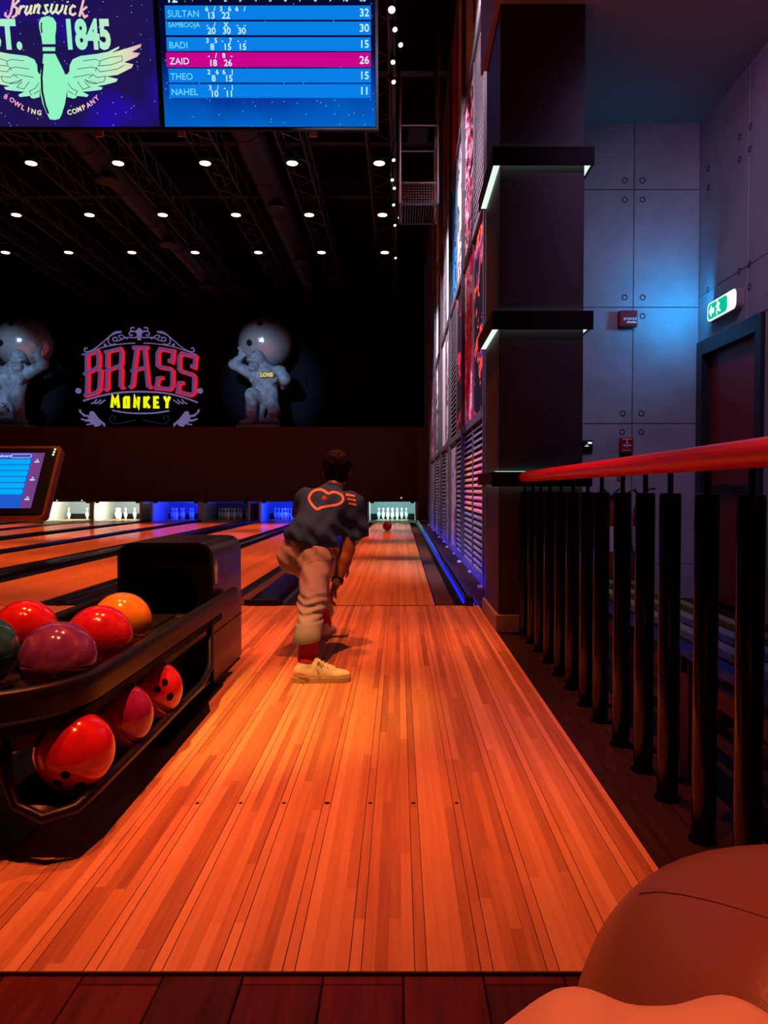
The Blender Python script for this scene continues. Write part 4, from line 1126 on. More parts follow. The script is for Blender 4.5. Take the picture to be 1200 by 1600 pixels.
def cast(o, px, py):
    dg = bpy.context.evaluated_depsgraph_get()
    inv = o.matrix_world.inverted(); a = inv @ Vector((0, 0, CAM_Z)); b = inv @ (Vector((0, 0, CAM_Z)) + ray(px, py) * 60)
    hit, loc, nrm, _ = o.ray_cast(a, (b - a).normalized())
    return (o.matrix_world @ loc, (o.matrix_world.to_3x3() @ nrm).normalized()) if hit else None
def tagword(px, py):
    h = cast(figure, px, py); return h[0] if h else atY(px, py, stY - .3)
tp = tagword(417, 586)
tp_fn = lambda u, v, w: (tp.x + u, tp.y - .05 - w, tp.z + v)
MB().prism([(.26 * math.cos(a), .10 * math.sin(a)) for a in np.linspace(0, 2 * PI, 24, endpoint=False)], tp_fn, -.05, .01).build('tag_patch', M['tagb'], root)
text('tag_lettering', 'LOVE', .17, Matrix.Translation((tp.x, tp.y - .075, tp.z - .062)) @ Matrix.Rotation(PI / 2, 4, 'X'), M['tagy'], root, align='CENTER', bold=.012, extrude=.01)
f2 = [ch for ch in r2.children if ch.name.startswith('figure')][0]
h = cast(f2, 5, 632)
if h:
    hp = h[0]
    heart = [(.07 * (16 * math.sin(t) ** 3) / 16, .07 * (13 * math.cos(t) - 5 * math.cos(2 * t) - 2 * math.cos(3 * t) - math.cos(4 * t)) / 16) for t in np.linspace(0, 2 * PI, 26, endpoint=False)]
    mb = MB().ribbon(heart, .012, lambda u, v, w: (-(hp.x + u - r2.location.x), hp.y - .02 - w - r2.location.y, hp.z + v - r2.location.z), -.03, .01, closed=True)
    mb.build('chest_heart', M['skirt'], r2, local=True)
# ================================================================== ball return
M['hood'] = mat('hood_black', (.008, .008, .010), .34, coat=.1, spec=.35)
M['rack'] = mat('rack_dark_metal', (.007, .006, .006), .36, spec=.35)
M['logo'] = mat('pale_metal_logo', (.8, .72, .65), .4)
HX0, HX1, HY0, HY1, HZ = -1.395, -.922, 3.79, 4.46, .717
br = empty('ball_return', (-1.16, 3.3, 0), 'black ball return with a rounded hood and two-tier ball rack', 'ball return')
def rrect(x0, x1, z0, z1, r, n=6, bottom=False):
    P = []
    for cx, cz, a0, rr_ in ((x1 - r, z1 - r, 0, r), (x0 + r, z1 - r, PI / 2, r)):
        P += [(cx + rr_ * math.cos(a0 + PI / 2 * i / n), cz + rr_ * math.sin(a0 + PI / 2 * i / n)) for i in range(n + 1)]
    b = .02
    return P + [(x0, z0 + b), (x0 + b, z0), (x1 - b, z0), (x1, z0 + b)]
outer = rrect(HX0, HX1, 0, HZ, .075); inner = rrect(HX0 + .016, HX1 - .016, .016, HZ - .016, .062)
n = len(outer); mb = MB()
vs = [(x, HY0, z) for x, z in outer] + [(x, HY1, z) for x, z in outer] + [(x, HY0, z) for x, z in inner] + [(x, HY0 + .05, z) for x, z in inner]
fs = []
for i in range(n):
    j = (i + 1) % n
    fs += [(i, j, n + j, n + i), (j, i, 2 * n + i, 2 * n + j), (2 * n + j, 2 * n + i, 3 * n + i, 3 * n + j)]
fs += [tuple(range(n, 2 * n))]
mb.add(vs, fs); hood = mb.build('hood_shell', M['hood'], br, smooth=True, flat_angle=35)
# recessed front with the round ball exit
cx, cz, R_ = -1.165, .44, .155
m2 = 28
ring = [(cx + R_ * math.cos(2 * PI * i / m2), cz + R_ * math.sin(2 * PI * i / m2)) for i in range(m2)]
def edge_pt(a):
    dx, dz = math.cos(a), math.sin(a); t = 9
    if dx > 0: t = min(t, (HX1 - .014 - cx) / dx)
    if dx < 0: t = min(t, (HX0 + .014 - cx) / dx)
    if dz > 0: t = min(t, (HZ - .014 - cz) / dz)
    if dz < 0: t = min(t, (.016 - cz) / dz)
    return (cx + dx * t, cz + dz * t)
out_ = [edge_pt(2 * PI * i / m2) for i in range(m2)]
vs = [(x, HY0 + .035, z) for x, z in out_] + [(x, HY0 + .035, z) for x, z in ring] + [(x, HY0 + .40, z) for x, z in ring]
fs = [(i, (i + 1) % m2, m2 + (i + 1) % m2, m2 + i) for i in range(m2)] + [(m2 + i, m2 + (i + 1) % m2, 2 * m2 + (i + 1) % m2, 2 * m2 + i) for i in range(m2)] + [tuple(range(2 * m2, 3 * m2))]
MB().add(vs, fs).build('hood_front', M['matteblack'], br)
MB().box(HX1 - .002, HX1 + .002, HY0 + .01, HY1 - .005, .262, .268).build('seam', M['matteblack'], hood)
cp = atX(337, 898, HX1)
fnl = lambda u, v, w: (HX1 + w, cp.y + u, cp.z + v)
crown = MB(); 
crown.prism([(-.024, -.045), (.024, -.045), (.03, .0), (-.03, .0)], fnl, .001, .004)
for a_, h_ in ((-.018, .045), (.0, .07), (.018, .045)): crown.prism([(a_ * .9 - .006, .004), (a_ * .9 + .006, .004), (a_ * 1.5 + .006, h_), (a_ * 1.5 - .006, h_)], fnl, .001, .004)
crown.build('crown_logo', M['logo'], hood)
# upper tray: stadium-shaped rim, deck with tracks
RC, RR, RYC = -1.16, .285, 2.21
path = [(RC + RR, 4.08, .427), (RC + RR, 3.4, .427), (RC + RR, 2.8, .427)] + [(RC + RR * math.cos(a), RYC - RR * math.sin(a), .427) for a in np.linspace(0, PI, 22)] + [(RC - RR, 2.8, .427), (RC - RR, 3.4, .427), (RC - RR, HY0 + .02, .427)]
prof = [(.022, -.045), (.030, -.03), (.034, .0), (.030, .022), (.016, .034), (-.004, .034), (-.012, .026), (-.014, .0), (-.012, -.045)]
MB().sweep(path, prof).build('upper_rim', M['rack'], br, smooth=True, flat_angle=50)
inn = [(RC + (RR - .01), HY0 + .03), (RC + (RR - .01), RYC)] + [(RC + (RR - .01) * math.cos(a), RYC - (RR - .01) * math.sin(a)) for a in np.linspace(0, PI, 18)[1:-1]] + [(RC - (RR - .01), RYC), (RC - (RR - .01), HY0 + .03)]
MB().prism(inn, lambda u, v, w: (u, v, w), .335, .362).build('tray_deck', M['matteblack'], br)
inn2 = [(RC + (u - RC) * .86, RYC + (v - RYC) * (.86 if v < RYC else 1)) for u, v in inn]
MB().prism(inn2, lambda u, v, w: (u, v, w), .285, .335).build('tray_underside', M['hood'], br)
for xx in (RC - .20, RC - .075, RC + .065, RC + .20):
    MB().tube([(xx, HY0 + .02, .365), (xx, RYC - .02, .365)], .008, 6).build('track_rail', M['rack'], br)
for xx in (-1.24, -1.06):
    MB().box(xx - .035, xx + .035, HY0 - .10, HY0 - .03, .362, .366).build('tray_plate', M['steel'], br)
# lower cradle: trough of dark metal with a rounded rim tube
LX = -.925
tr = MB(); nn = 10; Lp = []
for yy in np.linspace(2.0, 3.45, 12):
    zc = .245 - .02 * (yy - 2.0); r_ = .128
    for q in range(nn + 1):
        a = -PI * .96 + PI * .92 * q / nn
        Lp.append((LX + r_ * math.cos(a), yy, zc + r_ * math.sin(a)))
fs = [(i * (nn + 1) + q, i * (nn + 1) + q + 1, (i + 1) * (nn + 1) + q + 1, (i + 1) * (nn + 1) + q) for i in range(11) for q in range(2, nn - 3)]
tr.add(Lp, fs); t_ = tr.build('lower_trough', M['rack'], br, smooth=True)
so = t_.modifiers.new('thick', 'SOLIDIFY'); so.thickness = .006
MB().tube([(LX + .03, 3.62, .36), (LX + .055, 3.5, .28), (LX + .085, 3.38, .19), (LX + .085, 3.25, .155), (LX + .085, 2.6, .150), (LX + .085, 2.12, .150), (LX + .07, 2.0, .140), (LX + .0, 1.97, .125), (LX - .08, 1.99, .15), (LX - .11, 2.0, .22), (LX - .12, 2.02, .32)], .016, 8).build('lower_rim', M['rack'], br, smooth=True)
MB().tube([(LX - .10, 3.45, .17), (LX - .10, 2.0, .17)], .014, 8).build('lower_rim', M['rack'], br, smooth=True)
MB().box(RC - .10, RC + .10, 3.5, HY0 + .02, 0, .30).build('pedestal', M['hood'], br, bevel=.01)
MB().box(-1.05, -.88, 2.9, HY0 + .02, .0, .012).build('floor_shadow', M['matteblack'], br)  # thin black sheet laid as the rail's shadow on the floor
MB().box(RC - .03, RC + .03, 2.06, 2.14, 0, .29).build('front_post', M['hood'], br, bevel=.008)
MB().box(RC - .12, RC + .12, 2.0, 2.2, 0, .012).build('front_foot', M['hood'], br, bevel=.004)

# ------------------------------------------------------------------ bowling balls
def ball_mat(name, c1, c2, c3=None, sparkle=0):
    m = bpy.data.materials.new(name); m.use_nodes = True; nt = m.node_tree; b = nt.nodes['Principled BSDF']
    tc = nd(nt, 'ShaderNodeTexCoord'); n = nd(nt, 'ShaderNodeTexNoise'); n.inputs['Scale'].default_value = 9; n.inputs['Detail'].default_value = 4; n.inputs['Distortion'].default_value = 1.5
    nt.links.new(tc.outputs['Object'], n.inputs['Vector'])
    col = ramp(nt, n.outputs[0], [(.35, c1), (.55, c2), (.7, c3 or c2)]); nt.links.new(col, b.inputs['Base Color'])
    b.inputs['Roughness'].default_value = .12; b.inputs['Coat Weight'].default_value = .6; b.inputs['Coat Roughness'].default_value = .04
    return m
BM = {'orange': ball_mat('ball_orange', (.75, .20, .02), (.80, .26, .03)), 'red': ball_mat('ball_red', (.55, .012, .02), (.68, .02, .02)), 'redswirl': ball_mat('ball_red_swirl', (.45, .01, .06), (.65, .02, .03), (.35, .02, .12)),
      'purple': ball_mat('ball_purple_glitter', (.16, .03, .22), (.24, .06, .26), (.42, .16, .26)), 'teal': ball_mat('ball_teal', (.015, .10, .15), (.02, .14, .19)), 'magenta': ball_mat('ball_magenta', (.40, .015, .10), (.30, .02, .20), (.55, .02, .05))}
def ball(name, loc, m, label, hole_dir=None, group='bowling balls on the return'):
    R_ = .1085
    o = empty(name, (loc[0], loc[1], loc[2] - R_), label, 'bowling ball', group)
    b = MB().lathe([(max(.0015, R_ * math.cos(a)), R_ * math.sin(a)) for a in np.linspace(-PI / 2, PI / 2, 33)], 48).build('ball_shell', m, o, smooth=True, local=True)
    b.location = (0, 0, R_)
    if hole_dir is not None:
        h = Vector(hole_dir).normalized(); u = h.orthogonal().normalized(); v = h.cross(u)
        for q, r_ in ((h + u * .17, .0125), (h - u * .17, .0125), (h + v * .55, .0145)):
            q = q.normalized(); p = q * R_ + Vector((0, 0, R_))
            MB().tube([p - q * .012, p + q * .0006], r_, 16).build('finger_hole', M['matteblack'], o, local=True)
    return o
def bp(px, py, Y): return atY(px, py, Y)
TB = 'ball on the upper rack'
ball('bowling_ball', (-1.045, 2.88, .484), BM['orange'], 'orange bowling ball on the upper rack nearest the hood')
ball('bowling_ball', (-1.005, 2.56, .484), BM['redswirl'], 'dark red marbled bowling ball between the orange and purple ones')
ball('bowling_ball', (-1.0, 2.24, .484), BM['purple'], 'glittery purple bowling ball at the front of the upper rack')
ball('bowling_ball', (-1.312, 2.68, .484), BM['red'], 'bright red bowling ball on the far track of the upper rack')
ball('bowling_ball', (-1.285, 2.35, .484), BM['teal'], 'dark teal bowling ball cut by the frame edge')
ball('bowling_ball', (LX + .012, 2.14, .246), BM['red'], 'large red bowling ball in front on the lower rack, two finger holes showing', (.05, -1.0, -.45))
ball('bowling_ball', (LX + .006, 2.50, .238), BM['magenta'], 'purple and red bowling ball in the middle of the lower rack', (-.9, .3, .4))
ball('bowling_ball', (LX + .004, 2.85, .232), BM['red'], 'red bowling ball on the lower rack nearest the hood', (.55, -.8, .35))
b_ = atZ(605, 829, 0)
ball('bowling_ball', (b_.x, b_.y, .1085), BM['red'], 'red bowling ball rolling down the lane toward the pins', group=None)

# ================================================================== touch terminal
M['tbezel'] = mat('terminal_black', (.008, .008, .01), .25); M['tframe'] = mat('terminal_bronze', (.16, .05, .03), .35, metal=.3)
tY = 3.0
A_ = atY(97, 697, tY); Bb = atY(66, 808, tY * .948)
tV = (Vector((A_.x, A_.y, A_.z)) - Vector((A_.x, Bb.y, Bb.z))); tH = tV.length; tV.normalize(); tU = Vector((1, 0, 0)); tN = tU.cross(tV)
if tN.y > 0: tN = -tN
TW = .50
tO = Vector((A_.x, Bb.y, Bb.z))                        # lower right corner
tm = empty('touch_terminal', (A_.x - TW / 2, 3.05, 0), 'tilted touch terminal with a bronze edge showing a blue score list', 'terminal')
def tq(u, v, w): return tO + tU * u + tV * v + tN * w  # u from the right edge (negative), v up
def rr2(u0, u1, v0, v1, r, n=5):
    P = []
    for cu, cv, a0 in ((u1 - r, v1 - r, 0), (u0 + r, v1 - r, PI / 2), (u0 + r, v0 + r, PI), (u1 - r, v0 + r, 1.5 * PI)):
        P += [(cu + r * math.cos(a0 + PI / 2 * i / n), cv + r * math.sin(a0 + PI / 2 * i / n)) for i in range(n + 1)]
    return P
MB().prism(rr2(-TW, 0, -.0, tH, .018), tq, -.035, 0).build('casing', M['tframe'], tm)
MB().prism(rr2(-TW + .012, -.012, .012, tH - .012, .012), tq, 0, .003).build('bezel', M['tbezel'], tm)
su0, su1, sv0, sv1 = -TW + .055, -.058, .036, tH - .034
disp = MB().prism([(su0, sv0), (su1, sv0), (su1, sv1), (su0, sv1)], tq, .003, .004).build('display', emat('terminal_bg', srgb(30, 90, 205), 1), tm)
MB().prism([(su1 - .042, sv0), (su1, sv0), (su1, sv1), (su1 - .042, sv1)], tq, .004, .0045).build('side_menu', emat('terminal_menu', srgb(120, 62, 130), 1), disp)
MB().prism([(su0, sv1 - .026), (su1 - .042, sv1 - .026), (su1 - .042, sv1), (su0, sv1)], tq, .004, .0045).build('header', emat('terminal_header', srgb(80, 75, 185), 1), disp)
tE = emat('terminal_row', srgb(0, 172, 246), 1); tW = emat('terminal_text', srgb(190, 215, 255), 1)
for i in range(6):
    v1 = sv1 - .030 - i * .0265
    MB().prism(rr2(su0 + .01, su1 - .046, v1 - .022, v1, .006, 3), tq, .0045, .0055).build('score_row', tE, disp)
tR = Matrix((tU, tV, tN)).transposed().to_4x4()
text('header_text', 'Scoreboard', .016, Matrix.Translation(tq(su1 - .20, sv1 - .020, .006)) @ tR, tW, disp, extrude=.0002, bold=.0004)
MB().ribbon(rr2(su1 - .125, su1 - .048, sv1 - .023, sv1 - .006, .008, 3), .0009, tq, .0046, .0055, closed=True).build('header_button', tW, disp)
for f in (.83, .5, .15):
    MB().prism(rr2(su1 - .031, su1 - .012, sv0 + (sv1 - sv0) * f - .003, sv0 + (sv1 - sv0) * f + .003, .002, 2), tq, .0046, .0055).build('menu_item', tW, disp)
    MB().prism(rr2(su1 - .025, su1 - .018, sv0 + (sv1 - sv0) * f + .006, sv0 + (sv1 - sv0) * f + .012, .002, 2), tq, .0046, .0055).build('menu_icon', tW, disp)
for q in range(3): MB().prism(rr2(-.026 - q * .001, -.018 - q * .001, tH - .022 - q * .012, tH - .014 - q * .012, .003, 3), tq, .003, .005).build('corner_light', emat('corner_light', (1, .85, .55), 1), tm)
pc = tq(-TW * .68, tH * .45, -.035)
MB().tube([pc, pc - tN * .10 - Vector((0, 0, .06)), (pc.x, pc.y + .13, .5), (pc.x, pc.y + .13, .012)], .028, 12).build('stand', M['black'], tm, smooth=True)
MB().lathe([(.19, 0), (.19, .012), (.05, .022)], 24, (pc.x, pc.y + .13, 0)).build('base', M['black'], tm)

# ================================================================== railing
M['rail'] = mat('red_lacquer', (.80, .004, .014), .36, coat=.12)
M['post'] = mat('post_black', (.002, .002, .004), .17, spec=.5)
RX = .86
rl = empty('railing', (RX, 3.5, -.012), 'railing of black round posts under a glossy red handrail', 'railing')
py_ = [990, 1005, 1018, 1035, 1055, 1076, 1102, 1127, 1164, 1204, 1248, 1313]
yy = [atZ(900, p, -.012).y for p in py_]; yy.append(yy[-1] - .27); yy.append(yy[-1] - .27); yy.append(yy[-1] - .27)
post_me = None; rod_me = None
for y in yy:
    if post_me is None:
        o = MB().lathe([(.042, 0), (.042, .006), (.0335, .008), (.0335, .972), (.031, .980), (.012, .982)], 20).build('post', M['post'], rl, smooth=True, local=True, flat_angle=35); post_me = o.data
        q = MB().lathe([(.009, .978), (.009, 1.045)], 10).build('rod', M['post'], o, smooth=True, local=True, flat_angle=40); rod_me = q.data
    else:
        o = add(bpy.data.objects.new('post', post_me), rl); q = add(bpy.data.objects.new('rod', rod_me), o)
    o.location = (0, y - 3.5, 0)
rp = [(.048 * math.cos(a), .036 * math.sin(a)) for a in np.linspace(0, 2 * PI, 20, endpoint=False)]
pth = [(RX, 5.29, 1.068), (RX, 5.27, 1.068)] + [(RX, y, 1.068 - .0 * y) for y in np.linspace(5.24, .9, 14)]
mb = MB(); sc = [.25, .75] + [1] * 14; vs = []; fs = []
for (x, y, z), s_ in zip(pth, sc):
    for u, v in rp: vs.append((x + u * s_, y, z + v * s_))
nq = len(rp)
for i in range(len(pth) - 1):
    for k in range(nq): fs.append((i * nq + k, i * nq + (k + 1) % nq, (i + 1) * nq + (k + 1) % nq, (i + 1) * nq + k))
fs += [tuple(range(nq)), tuple(range((len(pth) - 1) * nq, len(pth) * nq))]
MB().add(vs, fs).build('handrail', M['rail'], rl, smooth=True, flat_angle=60)

# ================================================================== bench behind the railing
M['bslat'] = mat('blue_grey_slat', (.05, .17, .28), .6, spec=.2); M['bleg'] = mat('brown_bench_leg', (.12, .03, .02), .5); M['bstone'] = mat('dark_bench_side', (.10, .10, .14), .6)
bn = empty('bench', (1.15, 3.3, -.012), 'slatted blue-grey bench behind the railing posts', 'bench')
for i, x in enumerate((.95, 1.07, 1.19, 1.31)):
    MB().box(x, x + .052, 1.7, 4.75, .42, .452).build('slat', M['bslat'], bn, bevel=.004)
for y in (1.8, 2.55, 3.2, 3.9, 4.6):
    for x in (.965, 1.36): MB().box(x, x + .06, y, y + .07, -.012, .42).build('leg', M['bleg'], bn, bevel=.004)
    MB().box(.965, 1.42, y, y + .07, .36, .42).build('bearer', M['bleg'], bn)
MB().box(.99, 1.04, 1.75, 4.65, .30, .36).build('stretcher', M['bleg'], bn)

# ================================================================== fittings on the concrete
M['red_dev'] = mat('red_device', (.32, .015, .02), .35); M['wht'] = mat('white_print', (.75, .72, .7), .5)
def fit(name, px, py, hw, hh, dep, m, label, cat):
    p = atY(px, py, 7.0); s_ = 7.0 / FPX
    o = empty(name, (p.x, 7.0 - dep / 2, p.z - hh * s_), label, cat)
    MB().box(p.x - hw * s_, p.x + hw * s_, 7.0 - dep, 7.0, p.z - hh * s_, p.z + hh * s_).build('casing', m, o, bevel=.012)
    return o, p, s_
o, p, s_ = fit('alarm_sounder', 979, 500, 14.5, 12.5, .07, M['red_dev'], 'red alarm sounder high on the concrete wall', 'alarm')
for k in range(6): MB().box(p.x - .045 + k * .02, p.x - .045 + k * .02 + .012, 6.925, 6.932, p.z - .018 + (k % 2) * .006, p.z + .006).build('lettering', M['wht'], o)
MB().box(p.x - .02, p.x + .065, 6.925, 6.932, p.z - .042, p.z - .028).build('lettering', M['wht'], o)
o, p, s_ = fit('call_point', 977, 696, 10.5, 12, .055, M['red_dev'], 'small red fire call point above the handrail', 'alarm')
MB().box(p.x - .036, p.x + .036, 6.942, 6.947, p.z - .01, p.z + .004).box(p.x - .006, p.x + .006, 6.942, 6.947, p.z - .02, p.z + .05).build('pictogram', M['wht'], o)
MB().box(p.x - .04, p.x + .03, 6.942, 6.947, p.z - .05, p.z - .044).box(p.x - .04, p.x + .045, 6.942, 6.947, p.z + .05, p.z + .057).build('caption', M['wht'], o)
o, p, s_ = fit('wall_controller', 916, 697, 9, 9, .04, M['black'], 'small black wall controller with a lit display beside the column', 'controller')
MB().box(p.x + .006, p.x + .040, 6.955, 6.960, p.z + .018, p.z + .034).build('display_segment', emat('controller_lit', (.75, .9, 1), 1.2), o)
MB().box(p.x - .022, p.x + .012, 6.955, 6.960, p.z - .006, p.z).box(p.x - .008, p.x - .002, 6.955, 6.960, p.z, p.z + .012).build('display_segment', emat('controller_lit2', (.6, .7, .9), 1), o)
o, p, s_ = fit('notice_plate', 969, 746, 5.5, 5, .012, mat('orange_plate', (.5, .14, .05), .5), 'small orange notice plate under the handrail', 'sign')
# exit sign on the side wall
ya, yb = atX(1107, 475, WRX - .05).y, atX(1152, 475, WRX - .05).y
zc = atX(1130, 477, WRX - .05).z; zh = .085
ex = empty('exit_sign', (WRX - .04, (ya + yb) / 2, zc - zh), 'glowing green and white emergency exit sign above the red door', 'exit sign')
ln_ = abs(ya - yb); y0_ = min(ya, yb)
def exf(u, v, w): return (WRX - .055 - w, y0_ + ln_ - u, zc + v)   # u runs left to right as seen
MB().prism(rr2(0, ln_, -zh, zh, .05), lambda u, v, w: (WRX - w, y0_ + ln_ - u, zc + v), 0, .055).build('casing', M['skirt'], ex)
face = MB().prism(rr2(.008, ln_ - .008, -zh + .008, zh - .008, .045), exf, 0, .006).build('lit_face', M['exit_white'], ex)
MB().prism(rr2(.025, ln_ - .16, -zh + .02, zh - .02, .04), exf, .006, .008).build('green_field', M['exit_green'], ex)
u0 = .05                                                       # arrow, running figure, doorway
MB().prism([(u0, 0), (u0 + .05, .05), (u0 + .05, .022), (u0 + .10, .022), (u0 + .10, -.022), (u0 + .05, -.022), (u0 + .05, -.05)], exf, .008, .010).build('arrow', M['exit_white'], ex)
rf = MB(); cu = .22
rf.prism([(cu + .012 * math.cos(a), .052 + .012 * math.sin(a)) for a in np.linspace(0, 2 * PI, 12, endpoint=False)], exf, .008, .010)
for st, hw in (([(cu + .002, .036), (cu + .018, .0)], .012), ([(cu + .002, .034), (cu - .03, .012)], .006), ([(cu + .004, .034), (cu + .036, .02), (cu + .044, .036)], .006), ([(cu + .016, .0), (cu - .012, -.022), (cu - .01, -.055)], .008), ([(cu + .018, .0), (cu + .038, -.03), (cu + .062, -.036)], .008)):
    rf.ribbon(st, hw, exf, .008, .010)
rf.build('running_figure', M['exit_white'], ex)
MB().prism([(ln_ - .15, -.06), (ln_ - .04, -.06), (ln_ - .04, .06), (ln_ - .15, .06)], exf, .006, .009).build('doorway', M['exit_white'], ex)
area('exit_sign_light', (WRX - .17, max(ya, yb) - .08, zc + .08), (2.15, 7.3, zc + .22), 5.5, (.004, .40, 1.0), .2, .12)
# fire extinguishers standing behind the railing
def extinguisher(px, Y, label):
    p = atY(px, 900, Y); x = p.x
    o = empty('fire_extinguisher', (x, Y, -.012), label, 'fire extinguisher', 'fire extinguishers')
    MB().lathe([(.075, 0), (.085, .012), (.085, .62), (.070, .69), (.03, .72), (.028, .75)], 20, (x, Y, .14)).build('cylinder', M['red_dev'], o, smooth=True, flat_angle=35)
    MB().box(x - .09, x + .09, Y - .09, Y + .09, -.012, .14).build('stand', M['black'], o, bevel=.01)
    MB().box(x - .02, x + .02, Y - .03, Y + .03, .89, .93).build('valve', M['black'], o)
    MB().tube([(x, Y, .93), (x + .05, Y, .98), (x + .11, Y, .99)], .009, 8).build('lever', M['black'], o)
    MB().tube([(x - .02, Y, .91), (x - .08, Y - .02, .98), (x - .13, Y - .03, .96), (x - .14, Y - .03, .80), (x - .12, Y - .03, .55), (x - .10, Y - .03, .45)], .012, 8).build('hose', M['black'], o, smooth=True)
    MB().lathe([(.0852, .30), (.0858, .301), (.0858, .52), (.0852, .521)], 20, (x, Y, .14)).build('label_band', M['wht'], o)
extinguisher(956, 6.75, 'red fire extinguisher behind the railing, the one further from the door')
extinguisher(1003, 6.75, 'red fire extinguisher behind the railing, the one closer to the door')

# ================================================================== seat and clothed limb beside the camera
M['leather'] = mat('brown_leather', (.27, .11, .10), .36, noise=.08, nscale=3, bump=.06, bscale=220)
M['cloth'] = mat('peach_cloth', (.85, .55, .46), .75, noise=.08, nscale=12, bump=.15, bscale=90)
sf = empty('leather_seat', (.6, .7, -.012), 'rounded brown leather seat back in the bottom corner', 'seat')
def pw(a, e): return math.copysign(abs(a) ** e, a)
mb = MB(); nu, nv = 48, 72; vs = []
for i in range(nu + 1):
    a = -PI / 2 + PI * i / nu
    for j in range(nv):
        b = 2 * PI * j / nv; e = .617
        vs.append((.489 + .312 * pw(math.cos(a), e) * pw(math.cos(b), e), .7625 + .244 * pw(math.cos(a), e) * pw(math.sin(b), e), max(.05, .117 + .466 * pw(math.sin(a), e))))
fs = [(i * nv + j, i * nv + (j + 1) % nv, (i + 1) * nv + (j + 1) % nv, (i + 1) * nv + j) for i in range(nu) for j in range(nv)]
bk = mb.add(vs, fs).build('backrest', M['leather'], sf, smooth=True)
MB().box(-.05, .95, .05, .515, .08, .44).build('seat_cushion', M['leather'], sf, bevel=.05)
for x in (.05, .85):
    for y in (.15, .85): MB().lathe([(.018, -.012), (.025, .1)], 12, (x * .5 + .22, y, 0)).build('leg', M['black'], sf)
bpy.context.view_layer.update()
def surf_tube(o, pts, name, m, parent, r, off=0):
    P = []
    for (a, b), (c_, d_) in zip(pts[:-1], pts[1:]):
        for t in np.linspace(0, 1, 7, endpoint=False):
            h = cast(o, a + (c_ - a) * t, b + (d_ - b) * t)
            if h: P.append(h[0] + h[1] * off)
    if len(P) > 2: MB().tube(P, r, 6).build(name, m, parent, smooth=True)
surf_tube(bk, [(1000, 1396), (1030, 1393), (1065, 1397), (1110, 1407), (1150, 1418), (1200, 1434), (1260, 1455)], 'seam_piping', M['leather'], sf, .0015)
Q = SDF((-.05, .22, .40), (.62, .68, .82), .008)
Q.ell((.115, .42, .585), (.075, .085, .105), k=.03); Q.ell((.155, .42, .578), (.06, .09, .10), k=.02); Q.ell((.205, .42, .574), (.06, .09, .10), k=.02); Q.ell((.29, .42, .572), (.10, .10, .088), k=.03); Q.ell((.065, .42, .56), (.05, .07, .095), k=.03)
Q.rbox((.03, .33, .445), (.42, .5, .55), .03, k=.05)
Q.cap((.37, .45, .56), (.312, .54, .675), .035, .026, k=.02)
Q.disp(lambda X, Y, Z: .004 * np.sin(X * 38 + Y * 20) + .003 * np.sin(X * 71 - Y * 33))
cl = Q.mesh('clothed_limb', M['cloth']); tag(cl, 'peach-clothed limb of a person at the bottom edge before the leather seat', 'cloth')  # a person's clothed limb, modelled as a mound of cloth
center_origin(cl)
# ================================================================== the bowler
M['skin'] = mat('skin', (.30, .15, .10), .55, bump=.05, bscale=150)
M['hair'] = mat('dark_hair', (.006, .004, .005), .7, spec=.15, bump=.6, bscale=160)
M['shirt'] = mat('navy_shirt', (.022, .08, .29), .85, spec=.2, bump=.1, bscale=300)
M['pants'] = mat('beige_chinos', (.37, .40, .52), .85, spec=.2, noise=.06, nscale=30, bump=.1, bscale=300)
M['shaded_cuff'] = mat('shaded_cuff_cloth', (.26, .28, .37), .9, spec=.2)  # trouser colour darkened: shade on the lower leg put into the colour
M['sock'] = mat('red_sock', (.55, .015, .015), .8)
M['shoe'] = mat('cream_shoe', (.74, .74, .66), .55, noise=.12, nscale=40)
M['sole'] = mat('gum_sole', (.50, .40, .30), .6)
M['lace'] = mat('lace', (.70, .62, .48), .8)
M['print'] = mat('pink_print', (.80, .38, .33), .7)
M['hem'] = mat('white_hem', (.75, .65, .65), .8)
man = empty('person', (-.45, 4.5, 0), 'person in a navy heart-print t-shirt and beige trousers lunging to bowl', 'person')
V = lambda px, py, Y: tuple(atY(px, py, Y))
# joints
ankR = (-.475, 3.93, .10); kneR = V(488, 938, 4.18); hipR = V(492, 872, 4.50)
hipL = V(461, 868, 4.56); kneL = V(497, 902, 5.02); ankL = (-.50, 5.12, .10)
pel = V(480, 862, 4.55); chest = V(508, 800, 4.80); neck = V(522, 762, 4.93); head = V(526, 733, 5.00)
shL = V(478, 780, 4.86); elL = V(470, 800, 5.12); wrL = V(530, 872, 5.20); hnL = V(543, 888, 5.20)
shR = V(551, 788, 4.80); elR = V(543, 858, 4.72); wrR = V(526, 911, 4.62); hnR = V(517, 932, 4.60)
lo, hi = (-.95, 3.72, -.005), (-.05, 5.55, 1.32)
def lerp(a, b, t): return tuple(a[i] + (b[i] - a[i]) * t for i in range(3))
def off(a, d): return tuple(a[i] + d[i] for i in range(3))
B = SDF(lo, hi, .0085)
B.cap(ankR, kneR, .030, .044, k=.02); B.cap(kneR, hipR, .052, .075, k=.03); B.cap(hipL, kneL, .075, .052, k=.03); B.cap(kneL, ankL, .044, .030, k=.02)
B.cap(ankR, off(ankR, (.13, -.01, -.06)), .034, .028, k=.02); B.cap(ankL, off(ankL, (.02, .14, -.06)), .034, .028, k=.02)
B.ell(pel, (.14, .11, .11), k=.05); B.cap(pel, chest, .10, .10, k=.05); B.cap(chest, neck, .085, .052, k=.04)
B.cap(off(shL, (.03, 0, -.03)), off(shR, (-.03, 0, -.03)), .055, .055, k=.04)
B.cap(neck, off(head, (0, -.01, -.05)), .055, .052, k=.02)
